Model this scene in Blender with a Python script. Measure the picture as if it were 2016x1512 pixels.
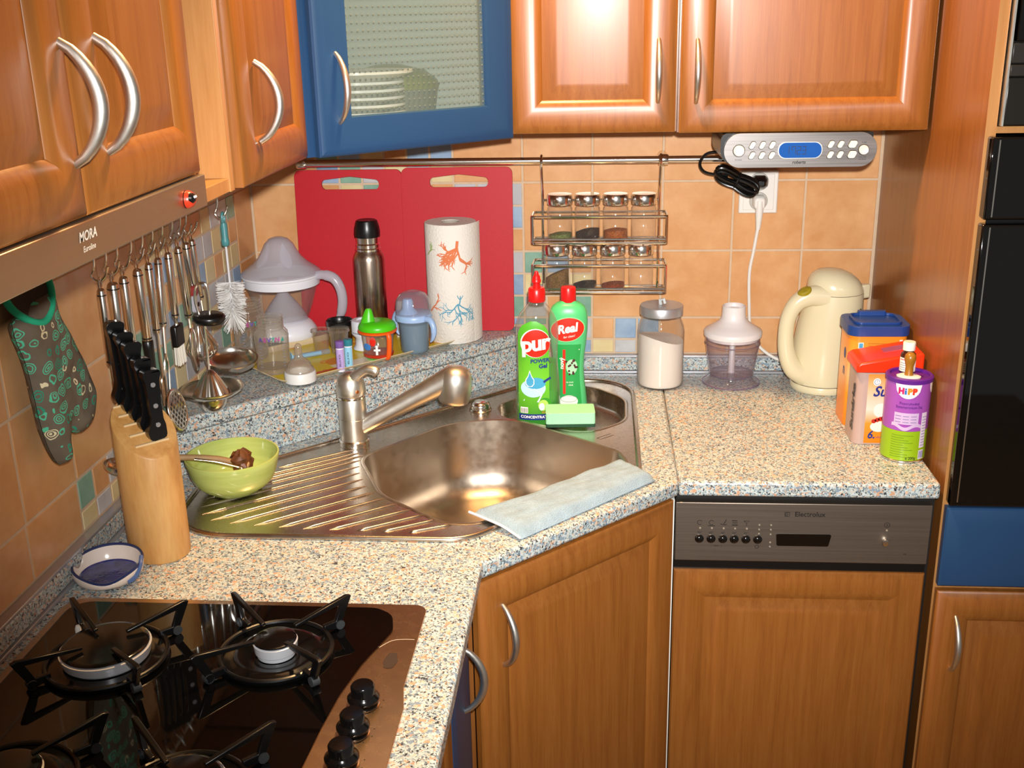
import bpy, bmesh, math, random
from mathutils import Vector, Matrix
from mathutils.geometry import tessellate_polygon

for _o in list(bpy.data.objects):
    bpy.data.objects.remove(_o, do_unlink=True)
S = bpy.context.scene
COL = S.collection
random.seed(7)
PI = math.pi

# ------------------------------------------------------------------ camera
cam_d = bpy.data.cameras.new('camera')
cam = bpy.data.objects.new('camera', cam_d)
COL.objects.link(cam)
S.camera = cam
cam_d.sensor_fit = 'HORIZONTAL'
cam_d.sensor_width = 36.0
cam_d.lens = 36.0 * 2142.48 / 2016.0
cam_d.clip_start = 0.02
CAM = Vector((0.76909, -2.35335, 1.61898))
_r = ((0.99677382, 0.07767354, -0.02021826),
      (0.00558442, -0.31841007, -0.94793662),
      (-0.08006729, 0.9447655, -0.31781659))
M = Matrix.Identity(4)
for _i in range(3):
    M[_i][0] = _r[0][_i]
    M[_i][1] = -_r[1][_i]
    M[_i][2] = -_r[2][_i]
    M[_i][3] = CAM[_i]
cam.matrix_world = M

# ------------------------------------------------------------------ world, lights, exposure
W = bpy.data.worlds.new('world')
S.world = W
W.use_nodes = True
W.node_tree.nodes['Background'].inputs[0].default_value = (0.82, 0.76, 0.69, 1)
W.node_tree.nodes['Background'].inputs[1].default_value = 0.24

fl = bpy.data.lights.new('camera_flash', 'SPOT')       # the camera's own flash, just above the lens
fl.energy = 232
fl.spot_size = math.radians(72)
fl.spot_blend = 1.0
fl.color = (1.0, 0.985, 0.965)
fl.shadow_soft_size = 0.016
flo = bpy.data.objects.new('camera_flash', fl)
COL.objects.link(flo)
flo.location = CAM + Vector((0.022, 0.0, 0.066))
flo.rotation_euler = (Vector((0.80, 0.0, 1.06)) - flo.location).to_track_quat('-Z', 'Y').to_euler()

lp = bpy.data.lights.new('ceiling_lamp', 'AREA')       # warm ceiling lamp above the sink
lp.shape = 'DISK'
lp.size = 0.15
lp.energy = 36
lp.color = (1.0, 0.60, 0.26)
lpo = bpy.data.objects.new('ceiling_lamp', lp)
COL.objects.link(lpo)
lpo.location = (0.65, -0.69, 2.46)

S.view_settings.view_transform = 'Standard'
S.view_settings.look = 'None'
S.view_settings.gamma = 1.0
S.view_settings.use_curve_mapping = False
S.view_settings.exposure = 0.0
S.cycles.transparent_max_bounces = 32

# ------------------------------------------------------------------ materials
def lin(c):
    if isinstance(c, str):
        c = tuple(int(c[i:i + 2], 16) / 255 for i in (0, 2, 4))
    return tuple((x / 12.92 if x <= 0.04045 else ((x + 0.055) / 1.055) ** 2.4) for x in c[:3]) + (1.0,)

MATS = {}

class NT:
    def __init__(s, name):
        s.m = bpy.data.materials.new(name)
        s.m.use_nodes = True
        s.t = s.m.node_tree
        s.b = s.t.nodes['Principled BSDF']
        s.out = s.t.nodes['Material Output']
        MATS[name] = s.m
    def n(s, kind, **kw):
        o = s.t.nodes.new(kind)
        for k, v in kw.items():
            if k.startswith('i_'):
                key = k[2:]
                o.inputs[int(key) if key.isdigit() else key].default_value = v
            else:
                setattr(o, k, v)
        return o
    def l(s, a, b):
        s.t.links.new(a, b)
    def coords(s, scale=(1, 1, 1)):
        tc = s.n('ShaderNodeTexCoord')
        mp = s.n('ShaderNodeMapping')
        mp.inputs['Scale'].default_value = scale
        s.l(tc.outputs['Object'], mp.inputs['Vector'])
        return mp.outputs[0]
    def ramp(s, stops, fac, mode='LINEAR'):
        r = s.n('ShaderNodeValToRGB')
        r.color_ramp.interpolation = mode
        el = r.color_ramp.elements
        while len(el) < len(stops):
            el.new(0.5)
        for e, (p, c) in zip(el, stops):
            e.position = p
            e.color = lin(c)
        s.l(fac, r.inputs[0])
        return r.outputs[0]
    def bump(s, h, strength=0.2, dist=0.002):
        b = s.n('ShaderNodeBump')
        b.inputs['Strength'].default_value = strength
        b.inputs['Distance'].default_value = dist
        s.l(h, b.inputs['Height'])
        s.l(b.outputs[0], s.b.inputs['Normal'])

def mat(name, col, rough=0.5, metal=0.0, spec=0.5, coat=0.0, emit=None, es=0.0, vary=0.0, vscale=20, bump=0.0, bscale=200, bdist=0.001, ior=1.45, sheen=0.0):
    if name in MATS:
        return MATS[name]
    a = NT(name)
    b = a.b
    b.inputs['Base Color'].default_value = lin(col)
    b.inputs['Roughness'].default_value = rough
    b.inputs['Metallic'].default_value = metal
    b.inputs['Specular IOR Level'].default_value = spec
    b.inputs['Coat Weight'].default_value = coat
    b.inputs['Coat Roughness'].default_value = 0.08
    b.inputs['Sheen Weight'].default_value = sheen
    if emit:
        b.inputs['Emission Color'].default_value = lin(emit)
        b.inputs['Emission Strength'].default_value = es
    if vary:
        v = a.coords()
        nz = a.n('ShaderNodeTexNoise', i_Scale=vscale, i_Detail=4.0)
        a.l(v, nz.inputs['Vector'])
        c = lin(col)
        mx = a.n('ShaderNodeMix', data_type='RGBA')
        mx.inputs[6].default_value = tuple(x * (1 - vary) for x in c[:3]) + (1,)
        mx.inputs[7].default_value = tuple(min(1, x * (1 + vary)) for x in c[:3]) + (1,)
        rr = a.n('ShaderNodeMapRange', i_1=0.3, i_2=0.7)
        a.l(nz.outputs[0], rr.inputs[0])
        a.l(rr.outputs[0], mx.inputs[0])
        a.l(mx.outputs[2], b.inputs['Base Color'])
    if bump:
        v = a.coords()
        nz = a.n('ShaderNodeTexNoise', i_Scale=bscale, i_Detail=3.0)
        a.l(v, nz.inputs['Vector'])
        a.bump(nz.outputs[0], bump, bdist)
    return a.m

def wood(name, c0, c1, c2, rough=0.38, scale=(42, 42, 2.6), coat=0.16):
    a = NT(name)
    v = a.coords(scale)
    n1 = a.n('ShaderNodeTexNoise', i_Scale=1.0, i_Detail=7.0, i_Roughness=0.62, i_Distortion=0.6)
    a.l(v, n1.inputs['Vector'])
    v2 = a.coords((scale[0] * 6, scale[1] * 6, scale[2] * 5))
    n2 = a.n('ShaderNodeTexNoise', i_Scale=1.0, i_Detail=3.0)
    a.l(v2, n2.inputs['Vector'])
    ad = a.n('ShaderNodeMath', operation='MULTIPLY_ADD')
    ad.inputs[1].default_value = 0.35
    a.l(n2.outputs[0], ad.inputs[0])
    a.l(n1.outputs[0], ad.inputs[2])
    col = a.ramp([(0.46, c0), (0.68, c1), (0.92, c2)], ad.outputs[0])
    a.l(col, a.b.inputs['Base Color'])
    a.b.inputs['Roughness'].default_value = rough
    a.b.inputs['Coat Weight'].default_value = coat
    a.b.inputs['Coat Roughness'].default_value = 0.22
    a.bump(n2.outputs[0], 0.05, 0.0006)
    return a.m

def thin(name, tint, veil=0.06, veilcol=None, rough=0.05, spec=1.0, vr=0.5):
    """clear thin-walled glass or plastic: see-through film + fresnel gloss + a little haze"""
    a = NT(name)
    t = a.t
    t.nodes.remove(a.b)
    tr = a.n('ShaderNodeBsdfTransparent')
    tr.inputs[0].default_value = tuple(x ** 0.3 for x in lin(tint)[:3]) + (1.0,)
    d1 = a.n('ShaderNodeBsdfDiffuse')
    d1.inputs[0].default_value = lin(veilcol or tint)
    d2 = a.n('ShaderNodeBsdfTranslucent')
    d2.inputs[0].default_value = lin(veilcol or tint)
    df = a.n('ShaderNodeMixShader')
    df.inputs[0].default_value = 0.45
    a.l(d1.outputs[0], df.inputs[1])
    a.l(d2.outputs[0], df.inputs[2])
    gl = a.n('ShaderNodeBsdfGlossy')
    gl.inputs['Roughness'].default_value = rough
    gl.inputs[0].default_value = (spec, spec, spec, 1)
    m1 = a.n('ShaderNodeMixShader')
    lw = a.n('ShaderNodeLayerWeight', i_Blend=0.35)
    ml = a.n('ShaderNodeMath', operation='MULTIPLY_ADD')
    ml.inputs[1].default_value = vr * (1 - veil)
    ml.inputs[2].default_value = veil
    a.l(lw.outputs['Facing'], ml.inputs[0])
    a.l(ml.outputs[0], m1.inputs[0])
    a.l(tr.outputs[0], m1.inputs[1])
    a.l(df.outputs[0], m1.inputs[2])
    lw2 = a.n('ShaderNodeLayerWeight', i_Blend=0.5)
    pw_ = a.n('ShaderNodeMath', operation='POWER')
    pw_.inputs[1].default_value = 4.0
    a.l(lw2.outputs['Facing'], pw_.inputs[0])
    fr = a.n('ShaderNodeMath', operation='MULTIPLY_ADD')
    fr.inputs[1].default_value = 0.75
    fr.inputs[2].default_value = 0.045
    a.l(pw_.outputs[0], fr.inputs[0])
    m2 = a.n('ShaderNodeMixShader')
    a.l(fr.outputs[0], m2.inputs[0])
    a.l(m1.outputs[0], m2.inputs[1])
    a.l(gl.outputs[0], m2.inputs[2])
    a.l(m2.outputs[0], a.out.inputs[0])
    return a.m

def granite(name):
    a = NT(name)
    v = a.coords()
    nz = a.n('ShaderNodeTexNoise', i_Scale=260.0, i_Detail=2.0)
    a.l(v, nz.inputs['Vector'])
    mxv = a.n('ShaderNodeMix', data_type='RGBA', blend_type='LINEAR_LIGHT')
    mxv.inputs[0].default_value = 0.004
    a.l(v, mxv.inputs[6])
    a.l(nz.outputs[1], mxv.inputs[7])
    def vor(scale):
        o = a.n('ShaderNodeTexVoronoi', i_Scale=scale, i_Randomness=1.0)
        a.l(mxv.outputs[2], o.inputs['Vector'])
        sp = a.n('ShaderNodeSeparateColor')
        a.l(o.outputs['Color'], sp.inputs[0])
        return sp
    A = vor(430)
    B = vor(210)
    base = a.ramp([(0.0, '34363a'), (0.10, '66757f'), (0.22, '8c9ca4'), (0.36, 'aebcba'), (0.56, 'c6cfcc'), (0.86, 'cfc2ae'), (0.94, 'c1977a')], A.outputs[0], 'CONSTANT')
    big = a.ramp([(0.0, '8295a5'), (0.4, 'c99c7e'), (0.75, 'd8b799')], B.outputs[1], 'CONSTANT')
    sel = a.n('ShaderNodeMath', operation='GREATER_THAN')
    sel.inputs[1].default_value = 0.87
    a.l(B.outputs[0], sel.inputs[0])
    mx = a.n('ShaderNodeMix', data_type='RGBA')
    a.l(sel.outputs[0], mx.inputs[0])
    a.l(base, mx.inputs[6])
    a.l(big, mx.inputs[7])
    a.l(mx.outputs[2], a.b.inputs['Base Color'])
    a.b.inputs['Roughness'].default_value = 0.32
    a.b.inputs['Specular IOR Level'].default_value = 0.4
    return a.m

def steel(name, col=(0.72, 0.68, 0.63), rough=0.28, grain=(4, 300, 4), amt=0.12, aniso=0.0):
    a = NT(name)
    a.b.inputs['Base Color'].default_value = lin(col)
    a.b.inputs['Metallic'].default_value = 1.0
    v = a.coords(grain)
    nz = a.n('ShaderNodeTexNoise', i_Scale=1.0, i_Detail=3.0)
    a.l(v, nz.inputs['Vector'])
    mr = a.n('ShaderNodeMapRange', i_1=0.3, i_2=0.7, i_3=rough - amt / 2, i_4=rough + amt / 2)
    a.l(nz.outputs[0], mr.inputs[0])
    a.l(mr.outputs[0], a.b.inputs['Roughness'])
    return a.m

def tilemat(name, c0, c1, rough=0.28):
    a = NT(name)
    tc = a.n('ShaderNodeTexCoord')
    oi = a.n('ShaderNodeObjectInfo')
    ad = a.n('ShaderNodeVectorMath', operation='ADD')
    ml = a.n('ShaderNodeVectorMath', operation='SCALE')
    ml.inputs[3].default_value = 9.0
    a.l(oi.outputs['Random'], ml.inputs[0])
    a.l(tc.outputs['Object'], ad.inputs[0])
    a.l(ml.outputs[0], ad.inputs[1])
    nz = a.n('ShaderNodeTexNoise', i_Scale=16.0, i_Detail=5.0, i_Roughness=0.6)
    a.l(ad.outputs[0], nz.inputs['Vector'])
    col = a.ramp([(0.32, c0), (0.68, c1)], nz.outputs[0])
    a.l(col, a.b.inputs['Base Color'])
    a.b.inputs['Roughness'].default_value = rough
    a.b.inputs['Specular IOR Level'].default_value = 0.35
    n2 = a.n('ShaderNodeTexNoise', i_Scale=60.0, i_Detail=2.0)
    a.l(ad.outputs[0], n2.inputs['Vector'])
    a.bump(n2.outputs[0], 0.08, 0.0008)
    return a.m

WOOD = wood('cherry_wood', '814a19', '8f5620', '986029', scale=(75, 75, 3.6))
WOODS = wood('cabinet_side_wood', '7c4a20', '8b5628', '955f2e', rough=0.30, scale=(75, 75, 3.6))
WLIGHT = wood('light_edge_wood', 'a4703a', 'b07c46', 'b88650')
BEECH = wood('beech_wood', 'b98245', 'cc9858', 'd8a868', rough=0.45, scale=(30, 30, 6), coat=0.0)
GRAN = granite('speckled_laminate')
STEEL = steel('brushed_steel')
SINKM = steel('sink_steel', (0.74, 0.70, 0.65), 0.27, (60, 60, 60), 0.03)
BASINM = steel('basin_steel', (0.68, 0.63, 0.57), 0.36, (60, 60, 60), 0.10)
NICKEL = steel('satin_nickel', (0.82, 0.81, 0.78), 0.40, (50, 50, 50), 0.06)
CHROME = mat('chrome', (0.93, 0.92, 0.90), 0.17, 1.0)
UTEN = mat('utensil_steel', (0.88, 0.86, 0.82), 0.20, 1.0)
BLACKGLASS = mat('black_glass', '050505', 0.03, spec=0.75)
BLACKGLOSS = mat('black_enamel', '0a0a0a', 0.14, spec=0.6)
BLACKPLA = mat('black_plastic', '0c0c0d', 0.32, spec=0.5)
BLUE = mat('blue_lacquer', '23446a', 0.42, spec=0.35, bump=0.12, bscale=900, bdist=0.0003)
WHITE = mat('white_plastic', 'e4e0d8', 0.35)
GROUT = mat('grout', 'cdb396', 0.85, vary=0.06, vscale=60)
T_OR = tilemat('orange_tile', 'cc935e', 'dba876')
T_BL = tilemat('blue_tile', '7c97b4', 'a3b8cc')
T_GR = tilemat('green_tile', '6e9a86', '93b5a0')
T_CR = tilemat('cream_tile', 'd2bd88', 'decd9f')
T_GY = tilemat('grey_tile', 'b0b0b2', 'c6c6c6')
ALU = mat('aluminium_profile', (0.72, 0.72, 0.74), 0.35, 0.6)

# ------------------------------------------------------------------ mesh building
class MB:
    def __init__(s):
        s.v = []
        s.f = []
    def add(s, vs, fs, mtx=None):
        b = len(s.v)
        if mtx is not None:
            vs = [tuple(mtx @ Vector(p)) for p in vs]
        s.v += [tuple(p) for p in vs]
        s.f += [tuple(i + b for i in f) for f in fs]
        return s
    def box(s, x0, x1, y0, y1, z0, z1, mtx=None):
        vs = [(x0, y0, z0), (x1, y0, z0), (x1, y1, z0), (x0, y1, z0), (x0, y0, z1), (x1, y0, z1), (x1, y1, z1), (x0, y1, z1)]
        fs = [(0, 3, 2, 1), (4, 5, 6, 7), (0, 1, 5, 4), (1, 2, 6, 5), (2, 3, 7, 6), (3, 0, 4, 7)]
        return s.add(vs, fs, mtx)
    def lathe(s, prof, seg=32, c=(0, 0, 0), mtx=None, sx=1.0, sy=1.0, flute=None):
        """prof: (radius, height) from bottom to top along z"""
        vs, fs, rows = [], [], []
        for k, (r, z) in enumerate(prof):
            if r < 1e-6:
                rows.append([len(vs)])
                vs.append((c[0], c[1], c[2] + z))
            else:
                row = []
                for i in range(seg):
                    a = 2 * PI * i / seg
                    rr = r * (1 + flute[1] * math.cos(flute[0] * a)) if flute else r
                    row.append(len(vs))
                    vs.append((c[0] + rr * sx * math.cos(a), c[1] + rr * sy * math.sin(a), c[2] + z))
                rows.append(row)
        for a, b in zip(rows, rows[1:]):
            for i in range(seg):
                j = (i + 1) % seg
                if len(a) == 1 and len(b) == 1:
                    continue
                if len(a) == 1:
                    fs.append((a[0], b[j], b[i]))
                elif len(b) == 1:
                    fs.append((a[i], a[j], b[0]))
                else:
                    fs.append((a[i], a[j], b[j], b[i]))
        return s.add(vs, fs, mtx)
    def tube(s, path, r, seg=10, closed=False, caps=True, mtx=None, flat=1.0):
        pts = [Vector(p) for p in path]
        n = len(pts)
        rs = r if isinstance(r, (list, tuple)) else [r] * n
        tang = []
        for i in range(n):
            if closed:
                t = pts[(i + 1) % n] - pts[i - 1]
            else:
                t = pts[min(i + 1, n - 1)] - pts[max(i - 1, 0)]
            tang.append(t.normalized() if t.length > 1e-9 else Vector((0, 0, 1)))
        up = Vector((0, 0, 1)) if abs(tang[0].z) < 0.9 else Vector((1, 0, 0))
        nrm = (up - tang[0] * up.dot(tang[0])).normalized()
        vs, fs = [], []
        for i in range(n):
            nrm = (nrm - tang[i] * nrm.dot(tang[i]))
            nrm = nrm.normalized() if nrm.length > 1e-6 else tang[i].orthogonal().normalized()
            bn = tang[i].cross(nrm)
            for k in range(seg):
                a = 2 * PI * k / seg
                vs.append(tuple(pts[i] + (nrm * math.cos(a) * flat + bn * math.sin(a)) * rs[i]))
        m = n if closed else n - 1
        for i in range(m):
            j = (i + 1) % n
            for k in range(seg):
                l = (k + 1) % seg
                fs.append((i * seg + k, j * seg + k, j * seg + l, i * seg + l))
        if caps and not closed:
            fs.append(tuple(range(seg)))
            fs.append(tuple((n - 1) * seg + k for k in reversed(range(seg))))
        return s.add(vs, fs, mtx)
    def prism(s, poly, z0, z1, holes=(), mtx=None):
        loops = [list(poly)] + [list(h) for h in holes]
        flat = [p for lo in loops for p in lo]
        tris = tessellate_polygon([[Vector((x, y, 0)) for x, y in lo] for lo in loops])
        n = len(flat)
        vs = [(x, y, z0) for x, y in flat] + [(x, y, z1) for x, y in flat]
        fs = []
        for a, b, c in tris:
            pa, pb, pc = flat[a], flat[b], flat[c]
            ar = (pb[0] - pa[0]) * (pc[1] - pa[1]) - (pb[1] - pa[1]) * (pc[0] - pa[0])
            if ar < 0:
                a, c = c, a
            fs.append((a + n, b + n, c + n))
            fs.append((c, b, a))
        o = 0
        for lo in loops:
            k = len(lo)
            for i in range(k):
                j = (i + 1) % k
                fs.append((o + i, o + j, o + j + n, o + i + n))
            o += k
        return s.add(vs, fs, mtx)
    def loft(s, rings, cap0=True, cap1=True, closed=True, mtx=None):
        k = len(rings[0])
        vs = [p for r in rings for p in r]
        fs = []
        for i in range(len(rings) - 1):
            for a in range(k if closed else k - 1):
                b = (a + 1) % k
                fs.append((i * k + a, i * k + b, (i + 1) * k + b, (i + 1) * k + a))
        if cap0:
            fs.append(tuple(reversed(range(k))))
        if cap1:
            fs.append(tuple((len(rings) - 1) * k + a for a in range(k)))
        return s.add(vs, fs, mtx)
    def grid(s, fn, nu, nv, mtx=None):
        vs = [fn(i / nu, j / nv) for i in range(nu + 1) for j in range(nv + 1)]
        fs = [(i * (nv + 1) + j, (i + 1) * (nv + 1) + j, (i + 1) * (nv + 1) + j + 1, i * (nv + 1) + j + 1) for i in range(nu) for j in range(nv)]
        return s.add(vs, fs, mtx)
    def ball(s, c, r, seg=16, rings=9, sz=1.0, mtx=None):
        prof = [(r * math.sin(PI * i / rings), -r * sz * math.cos(PI * i / rings)) for i in range(rings + 1)]
        prof[0] = (0, prof[0][1])
        prof[-1] = (0, prof[-1][1])
        return s.lathe(prof, seg, c, mtx)
    def build(s, name, m, parent=None, bevel=0.0, bseg=2, ang=35, fix=True, kind=None):
        me = bpy.data.meshes.new(name)
        me.from_pydata(s.v, [], s.f)
        if fix:
            bm = bmesh.new()
            bm.from_mesh(me)
            bmesh.ops.recalc_face_normals(bm, faces=bm.faces)
            bm.to_mesh(me)
            bm.free()
        me.polygons.foreach_set('use_smooth', [True] * len(me.polygons))
        me.set_sharp_from_angle(angle=math.radians(ang))
        me.materials.append(m)
        o = bpy.data.objects.new(name, me)
        COL.objects.link(o)
        if parent:
            o.parent = parent
        if bevel:
            b = o.modifiers.new('bevel', 'BEVEL')
            b.width = bevel
            b.segments = bseg
            b.limit_method = 'ANGLE'
            b.angle_limit = math.radians(40)
        if kind:
            o['kind'] = kind
        return o

def thing(name, label, cat, loc=(0, 0, 0), rz=0.0, group=None, rot=None):
    o = bpy.data.objects.new(name, None)
    COL.objects.link(o)
    o.empty_display_size = 0.03
    o.location = loc
    o.rotation_euler = rot or (0, 0, rz)
    return tag(o, label, cat, group)

def tag(o, label, cat, group=None):
    o['label'] = label
    o['category'] = cat
    if group:
        o['group'] = group
    return o

def struct(o):
    o['kind'] = 'structure'
    return o

def dup(o, parent=None):
    c = o.copy()
    COL.objects.link(c)
    c.parent = parent
    for ch in list(o.children):
        dup(ch, c)
    return c

def fillet(poly, radii, seg=7):
    out = []
    n = len(poly)
    for i in range(n):
        p = Vector(poly[i])
        a = (Vector(poly[i - 1]) - p)
        b = (Vector(poly[(i + 1) % n]) - p)
        r = radii[i] if isinstance(radii, (list, tuple)) else radii
        if r <= 0:
            out.append(tuple(p))
            continue
        la, lb = a.length, b.length
        a.normalize()
        b.normalize()
        th = math.acos(max(-1, min(1, a.dot(b))))
        d = min(r / math.tan(th / 2), la * 0.49, lb * 0.49)
        r2 = d * math.tan(th / 2)
        bis = (a + b).normalized()
        ce = p + bis * (r2 / math.sin(th / 2))
        s0 = (p + a * d) - ce
        s1 = (p + b * d) - ce
        a0 = math.atan2(s0.y, s0.x)
        a1 = math.atan2(s1.y, s1.x)
        da = (a1 - a0 + PI) % (2 * PI) - PI
        for k in range(seg + 1):
            t = a0 + da * k / seg
            out.append((ce.x + r2 * math.cos(t), ce.y + r2 * math.sin(t)))
    return out

def rrect(x0, x1, y0, y1, r, seg=6):
    return fillet([(x0, y0), (x1, y0), (x1, y1), (x0, y1)], r, seg)

def inset(poly, d):
    """offset a counter-clockwise outline inwards"""
    n = len(poly)
    out = []
    for i in range(n):
        p0, p1, p2 = Vector(poly[i - 1]), Vector(poly[i]), Vector(poly[(i + 1) % n])
        e1 = (p1 - p0).normalized() if (p1 - p0).length > 1e-9 else (p2 - p1).normalized()
        e2 = (p2 - p1).normalized() if (p2 - p1).length > 1e-9 else e1
        n1 = Vector((-e1.y, e1.x))
        n2 = Vector((-e2.y, e2.x))
        m = n1 + n2
        if m.length < 1e-6:
            m = n1
        m.normalize()
        k = d / max(0.4, m.dot(n1))
        out.append((p1.x + m.x * k, p1.y + m.y * k))
    return out

def ccw(poly):
    a = sum(poly[i - 1][0] * poly[i][1] - poly[i][0] * poly[i - 1][1] for i in range(len(poly)))
    return poly if a > 0 else poly[::-1]

def bez(pts, n=12):
    """Catmull-Rom through points"""
    P = [Vector(p) for p in pts]
    out = []
    for i in range(len(P) - 1):
        p0 = P[max(i - 1, 0)]
        p1, p2 = P[i], P[i + 1]
        p3 = P[min(i + 2, len(P) - 1)]
        for k in range(n):
            t = k / n
            out.append(tuple(0.5 * ((2 * p1) + (p2 - p0) * t + (2 * p0 - 5 * p1 + 4 * p2 - p3) * t * t + (3 * p1 - p0 - 3 * p2 + p3) * t ** 3)))
    out.append(tuple(P[-1]))
    return out

def text2d(txt, size, shear=0.0, bold=0.0, spacing=1.0, align='CENTER'):
    """lettering as flat triangles in x,y, centred on the origin"""
    cu = bpy.data.curves.new('lettering', 'FONT')
    cu.body = txt
    cu.size = size
    cu.shear = shear
    cu.offset = bold
    cu.space_character = spacing
    cu.align_x = align
    cu.align_y = 'CENTER'
    cu.resolution_u = 3
    cu.fill_mode = 'FRONT'
    o = bpy.data.objects.new('lettering', cu)
    me = o.to_mesh()
    vs = [tuple(v.co[:2]) for v in me.vertices]
    fs = [tuple(p.vertices) for p in me.polygons]
    o.to_mesh_clear()
    bpy.data.objects.remove(o)
    bpy.data.curves.remove(cu)
    return vs, fs

def ell2d(rx, ry, cx=0, cy=0, seg=28, rings=4):
    vs, fs = [(cx, cy)], []
    for k in range(1, rings + 1):
        for i in range(seg):
            a = 2 * PI * i / seg
            vs.append((cx + rx * k / rings * math.cos(a), cy + ry * k / rings * math.sin(a)))
    for i in range(seg):
        j = (i + 1) % seg
        fs.append((0, 1 + i, 1 + j))
        for k in range(rings - 1):
            b = 1 + k * seg
            fs.append((b + i, b + seg + i, b + seg + j, b + j))
    return vs, fs

def rect2d(x0, x1, y0, y1, nx=8, ny=2):
    vs = [(x0 + (x1 - x0) * i / nx, y0 + (y1 - y0) * j / ny) for i in range(nx + 1) for j in range(ny + 1)]
    fs = [(i * (ny + 1) + j, (i + 1) * (ny + 1) + j, (i + 1) * (ny + 1) + j + 1, i * (ny + 1) + j + 1) for i in range(nx) for j in range(ny)]
    return vs, fs

def poly2d(poly):
    t = tessellate_polygon([[Vector((x, y, 0)) for x, y in poly]])
    return list(poly), [tuple(x) for x in t]

def stroke2d(pts, w):
    """a flat brush stroke along a 2-D path"""
    P = [Vector(p) for p in pts]
    vs, fs = [], []
    for i, p in enumerate(P):
        t = (P[min(i + 1, len(P) - 1)] - P[max(i - 1, 0)])
        t = t.normalized() if t.length > 0 else Vector((1, 0))
        nn = Vector((-t.y, t.x))
        ww = w[i] if isinstance(w, (list, tuple)) else w
        vs += [tuple(p + nn * ww / 2), tuple(p - nn * ww / 2)]
    for i in range(len(P) - 1):
        fs.append((2 * i, 2 * i + 1, 2 * i + 3, 2 * i + 2))
    return vs, fs

def mark(name, shapes, fn, m, parent, label=None):
    """flat print wrapped on a surface: fn maps (u, v) to a point"""
    mb = MB()
    for vs, fs in shapes:
        mb.add([fn(*p) for p in vs], fs)
    o = mb.build(name, m, parent, fix=False, ang=180)
    if label:
        o['label'] = label
    return o

def shift(sh, dx, dy, sc=1.0, rot=0.0):
    c, s_ = math.cos(rot), math.sin(rot)
    return [(dx + sc * (x * c - y * s_), dy + sc * (x * s_ + y * c)) for x, y in sh[0]], sh[1]
# ================================================================== the room shell
ZT = 0.86        # worktop surface
ZL = 0.965       # raised corner ledge
struct(MB().box(-0.1, 2.6, -3.6, 0.1, -0.05, 0.0).build('floor', mat('floor_tile', 'a08a70', 0.5, vary=0.1), None))
struct(MB().box(-0.1, 2.6, -3.6, 0.1, 2.6, 2.65).build('ceiling', mat('white_paint', 'e8e2d6', 0.9), None))
wall_b = struct(MB().box(-0.1, 2.6, 0.0009, 0.1, 0.0, 2.6).build('wall_back', GROUT, None))
wall_l = struct(MB().box(-0.1, -0.0009, -3.6, 0.0009, 0.0, 2.6).build('wall_left', GROUT, None))

_tm = {}
def tile_mesh(w, h, m):
    key = (round(w, 4), round(h, 4), m.name)
    if key not in _tm:
        g = 0.0021
        a, b = w / 2 - g, h / 2 - g
        c = 0.0014
        vs = [(-a, 0.004, -b), (a, 0.004, -b), (a, 0.004, b), (-a, 0.004, b),
              (-a, 0.001, -b), (a, 0.001, -b), (a, 0.001, b), (-a, 0.001, b),
              (-a + c, 0, -b + c), (a - c, 0, -b + c), (a - c, 0, b - c), (-a + c, 0, b - c)]
        fs = []
        for k in (0, 4):
            for i in range(4):
                j = (i + 1) % 4
                fs.append((k + i, k + j, k + 4 + j, k + 4 + i))
        fs.append((8, 9, 10, 11))
        me = bpy.data.meshes.new('tile')
        me.from_pydata(vs, [], fs)
        me.materials.append(m)
        _tm[key] = me
    return _tm[key]

def put_tile(wall, a0, a1, z0, z1, m):
    """a0..a1 along the wall (x on the back wall, y on the left wall)"""
    if a1 - a0 < 0.006 or z1 - z0 < 0.006:
        return
    o = bpy.data.objects.new('tile', tile_mesh(a1 - a0, z1 - z0, m))
    COL.objects.link(o)
    o.parent = wall
    am = (a0 + a1) / 2
    zm = (z0 + z1) / 2
    if wall is wall_b:
        o.location = (am, 0, zm)
    else:
        o.location = (0, am, zm)
        o.rotation_euler = (0, 0, PI / 2)

ROW0 = 0.985
PAL = [T_BL, T_GR, T_CR, T_GY, T_OR]
fixed = {}
for k, c in enumerate('YBOYBGB'):                     # column beside the red board, downwards from row 2
    fixed[('b', 8, 6 - k - 1)] = c
for k, c in zip(range(9, 15), 'GYYOBB'):
    fixed[('b', k, -1)] = c
for k, c in zip(range(9, 15), 'YOBCYC'):
    fixed[('b', k, -2)] = c
fixed[('b', 9, 0)] = 'Y'; fixed[('b', 10, 0)] = 'O'; fixed[('b', 11, 0)] = 'G'; fixed[('b', 9, 1)] = 'C'
for k, c in zip(range(0, 6), 'GOYCGO'):
    fixed[('l', k, -1)] = c
for k, c in zip(range(0, 6), 'CYCBGC'):
    fixed[('l', k, -2)] = c
CODE = dict(B=T_BL, G=T_GR, C=T_CR, Y=T_GY, O=T_OR)
rt = random.Random(5)
def small_block(wall, tagc, start, n, pitch, zlo, zhi, r0, nrow, floor_fn):
    last = None
    for i in range(n):
        for j in range(nrow):
            r = r0 + j
            z0 = ROW0 + r * 0.05
            z1 = z0 + 0.05
            if z0 > zhi - 0.001:
                continue
            a0 = start + i * pitch
            ml = fixed.get((tagc, i, r))
            m = CODE[ml] if ml else rt.choice(PAL)
            while not ml and m is last:
                m = rt.choice(PAL)
            last = m
            put_tile(wall, a0, a0 + pitch, max(z0, zlo, floor_fn(a0)), min(z1, zhi), m)

ZTOP = 1.435
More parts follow.
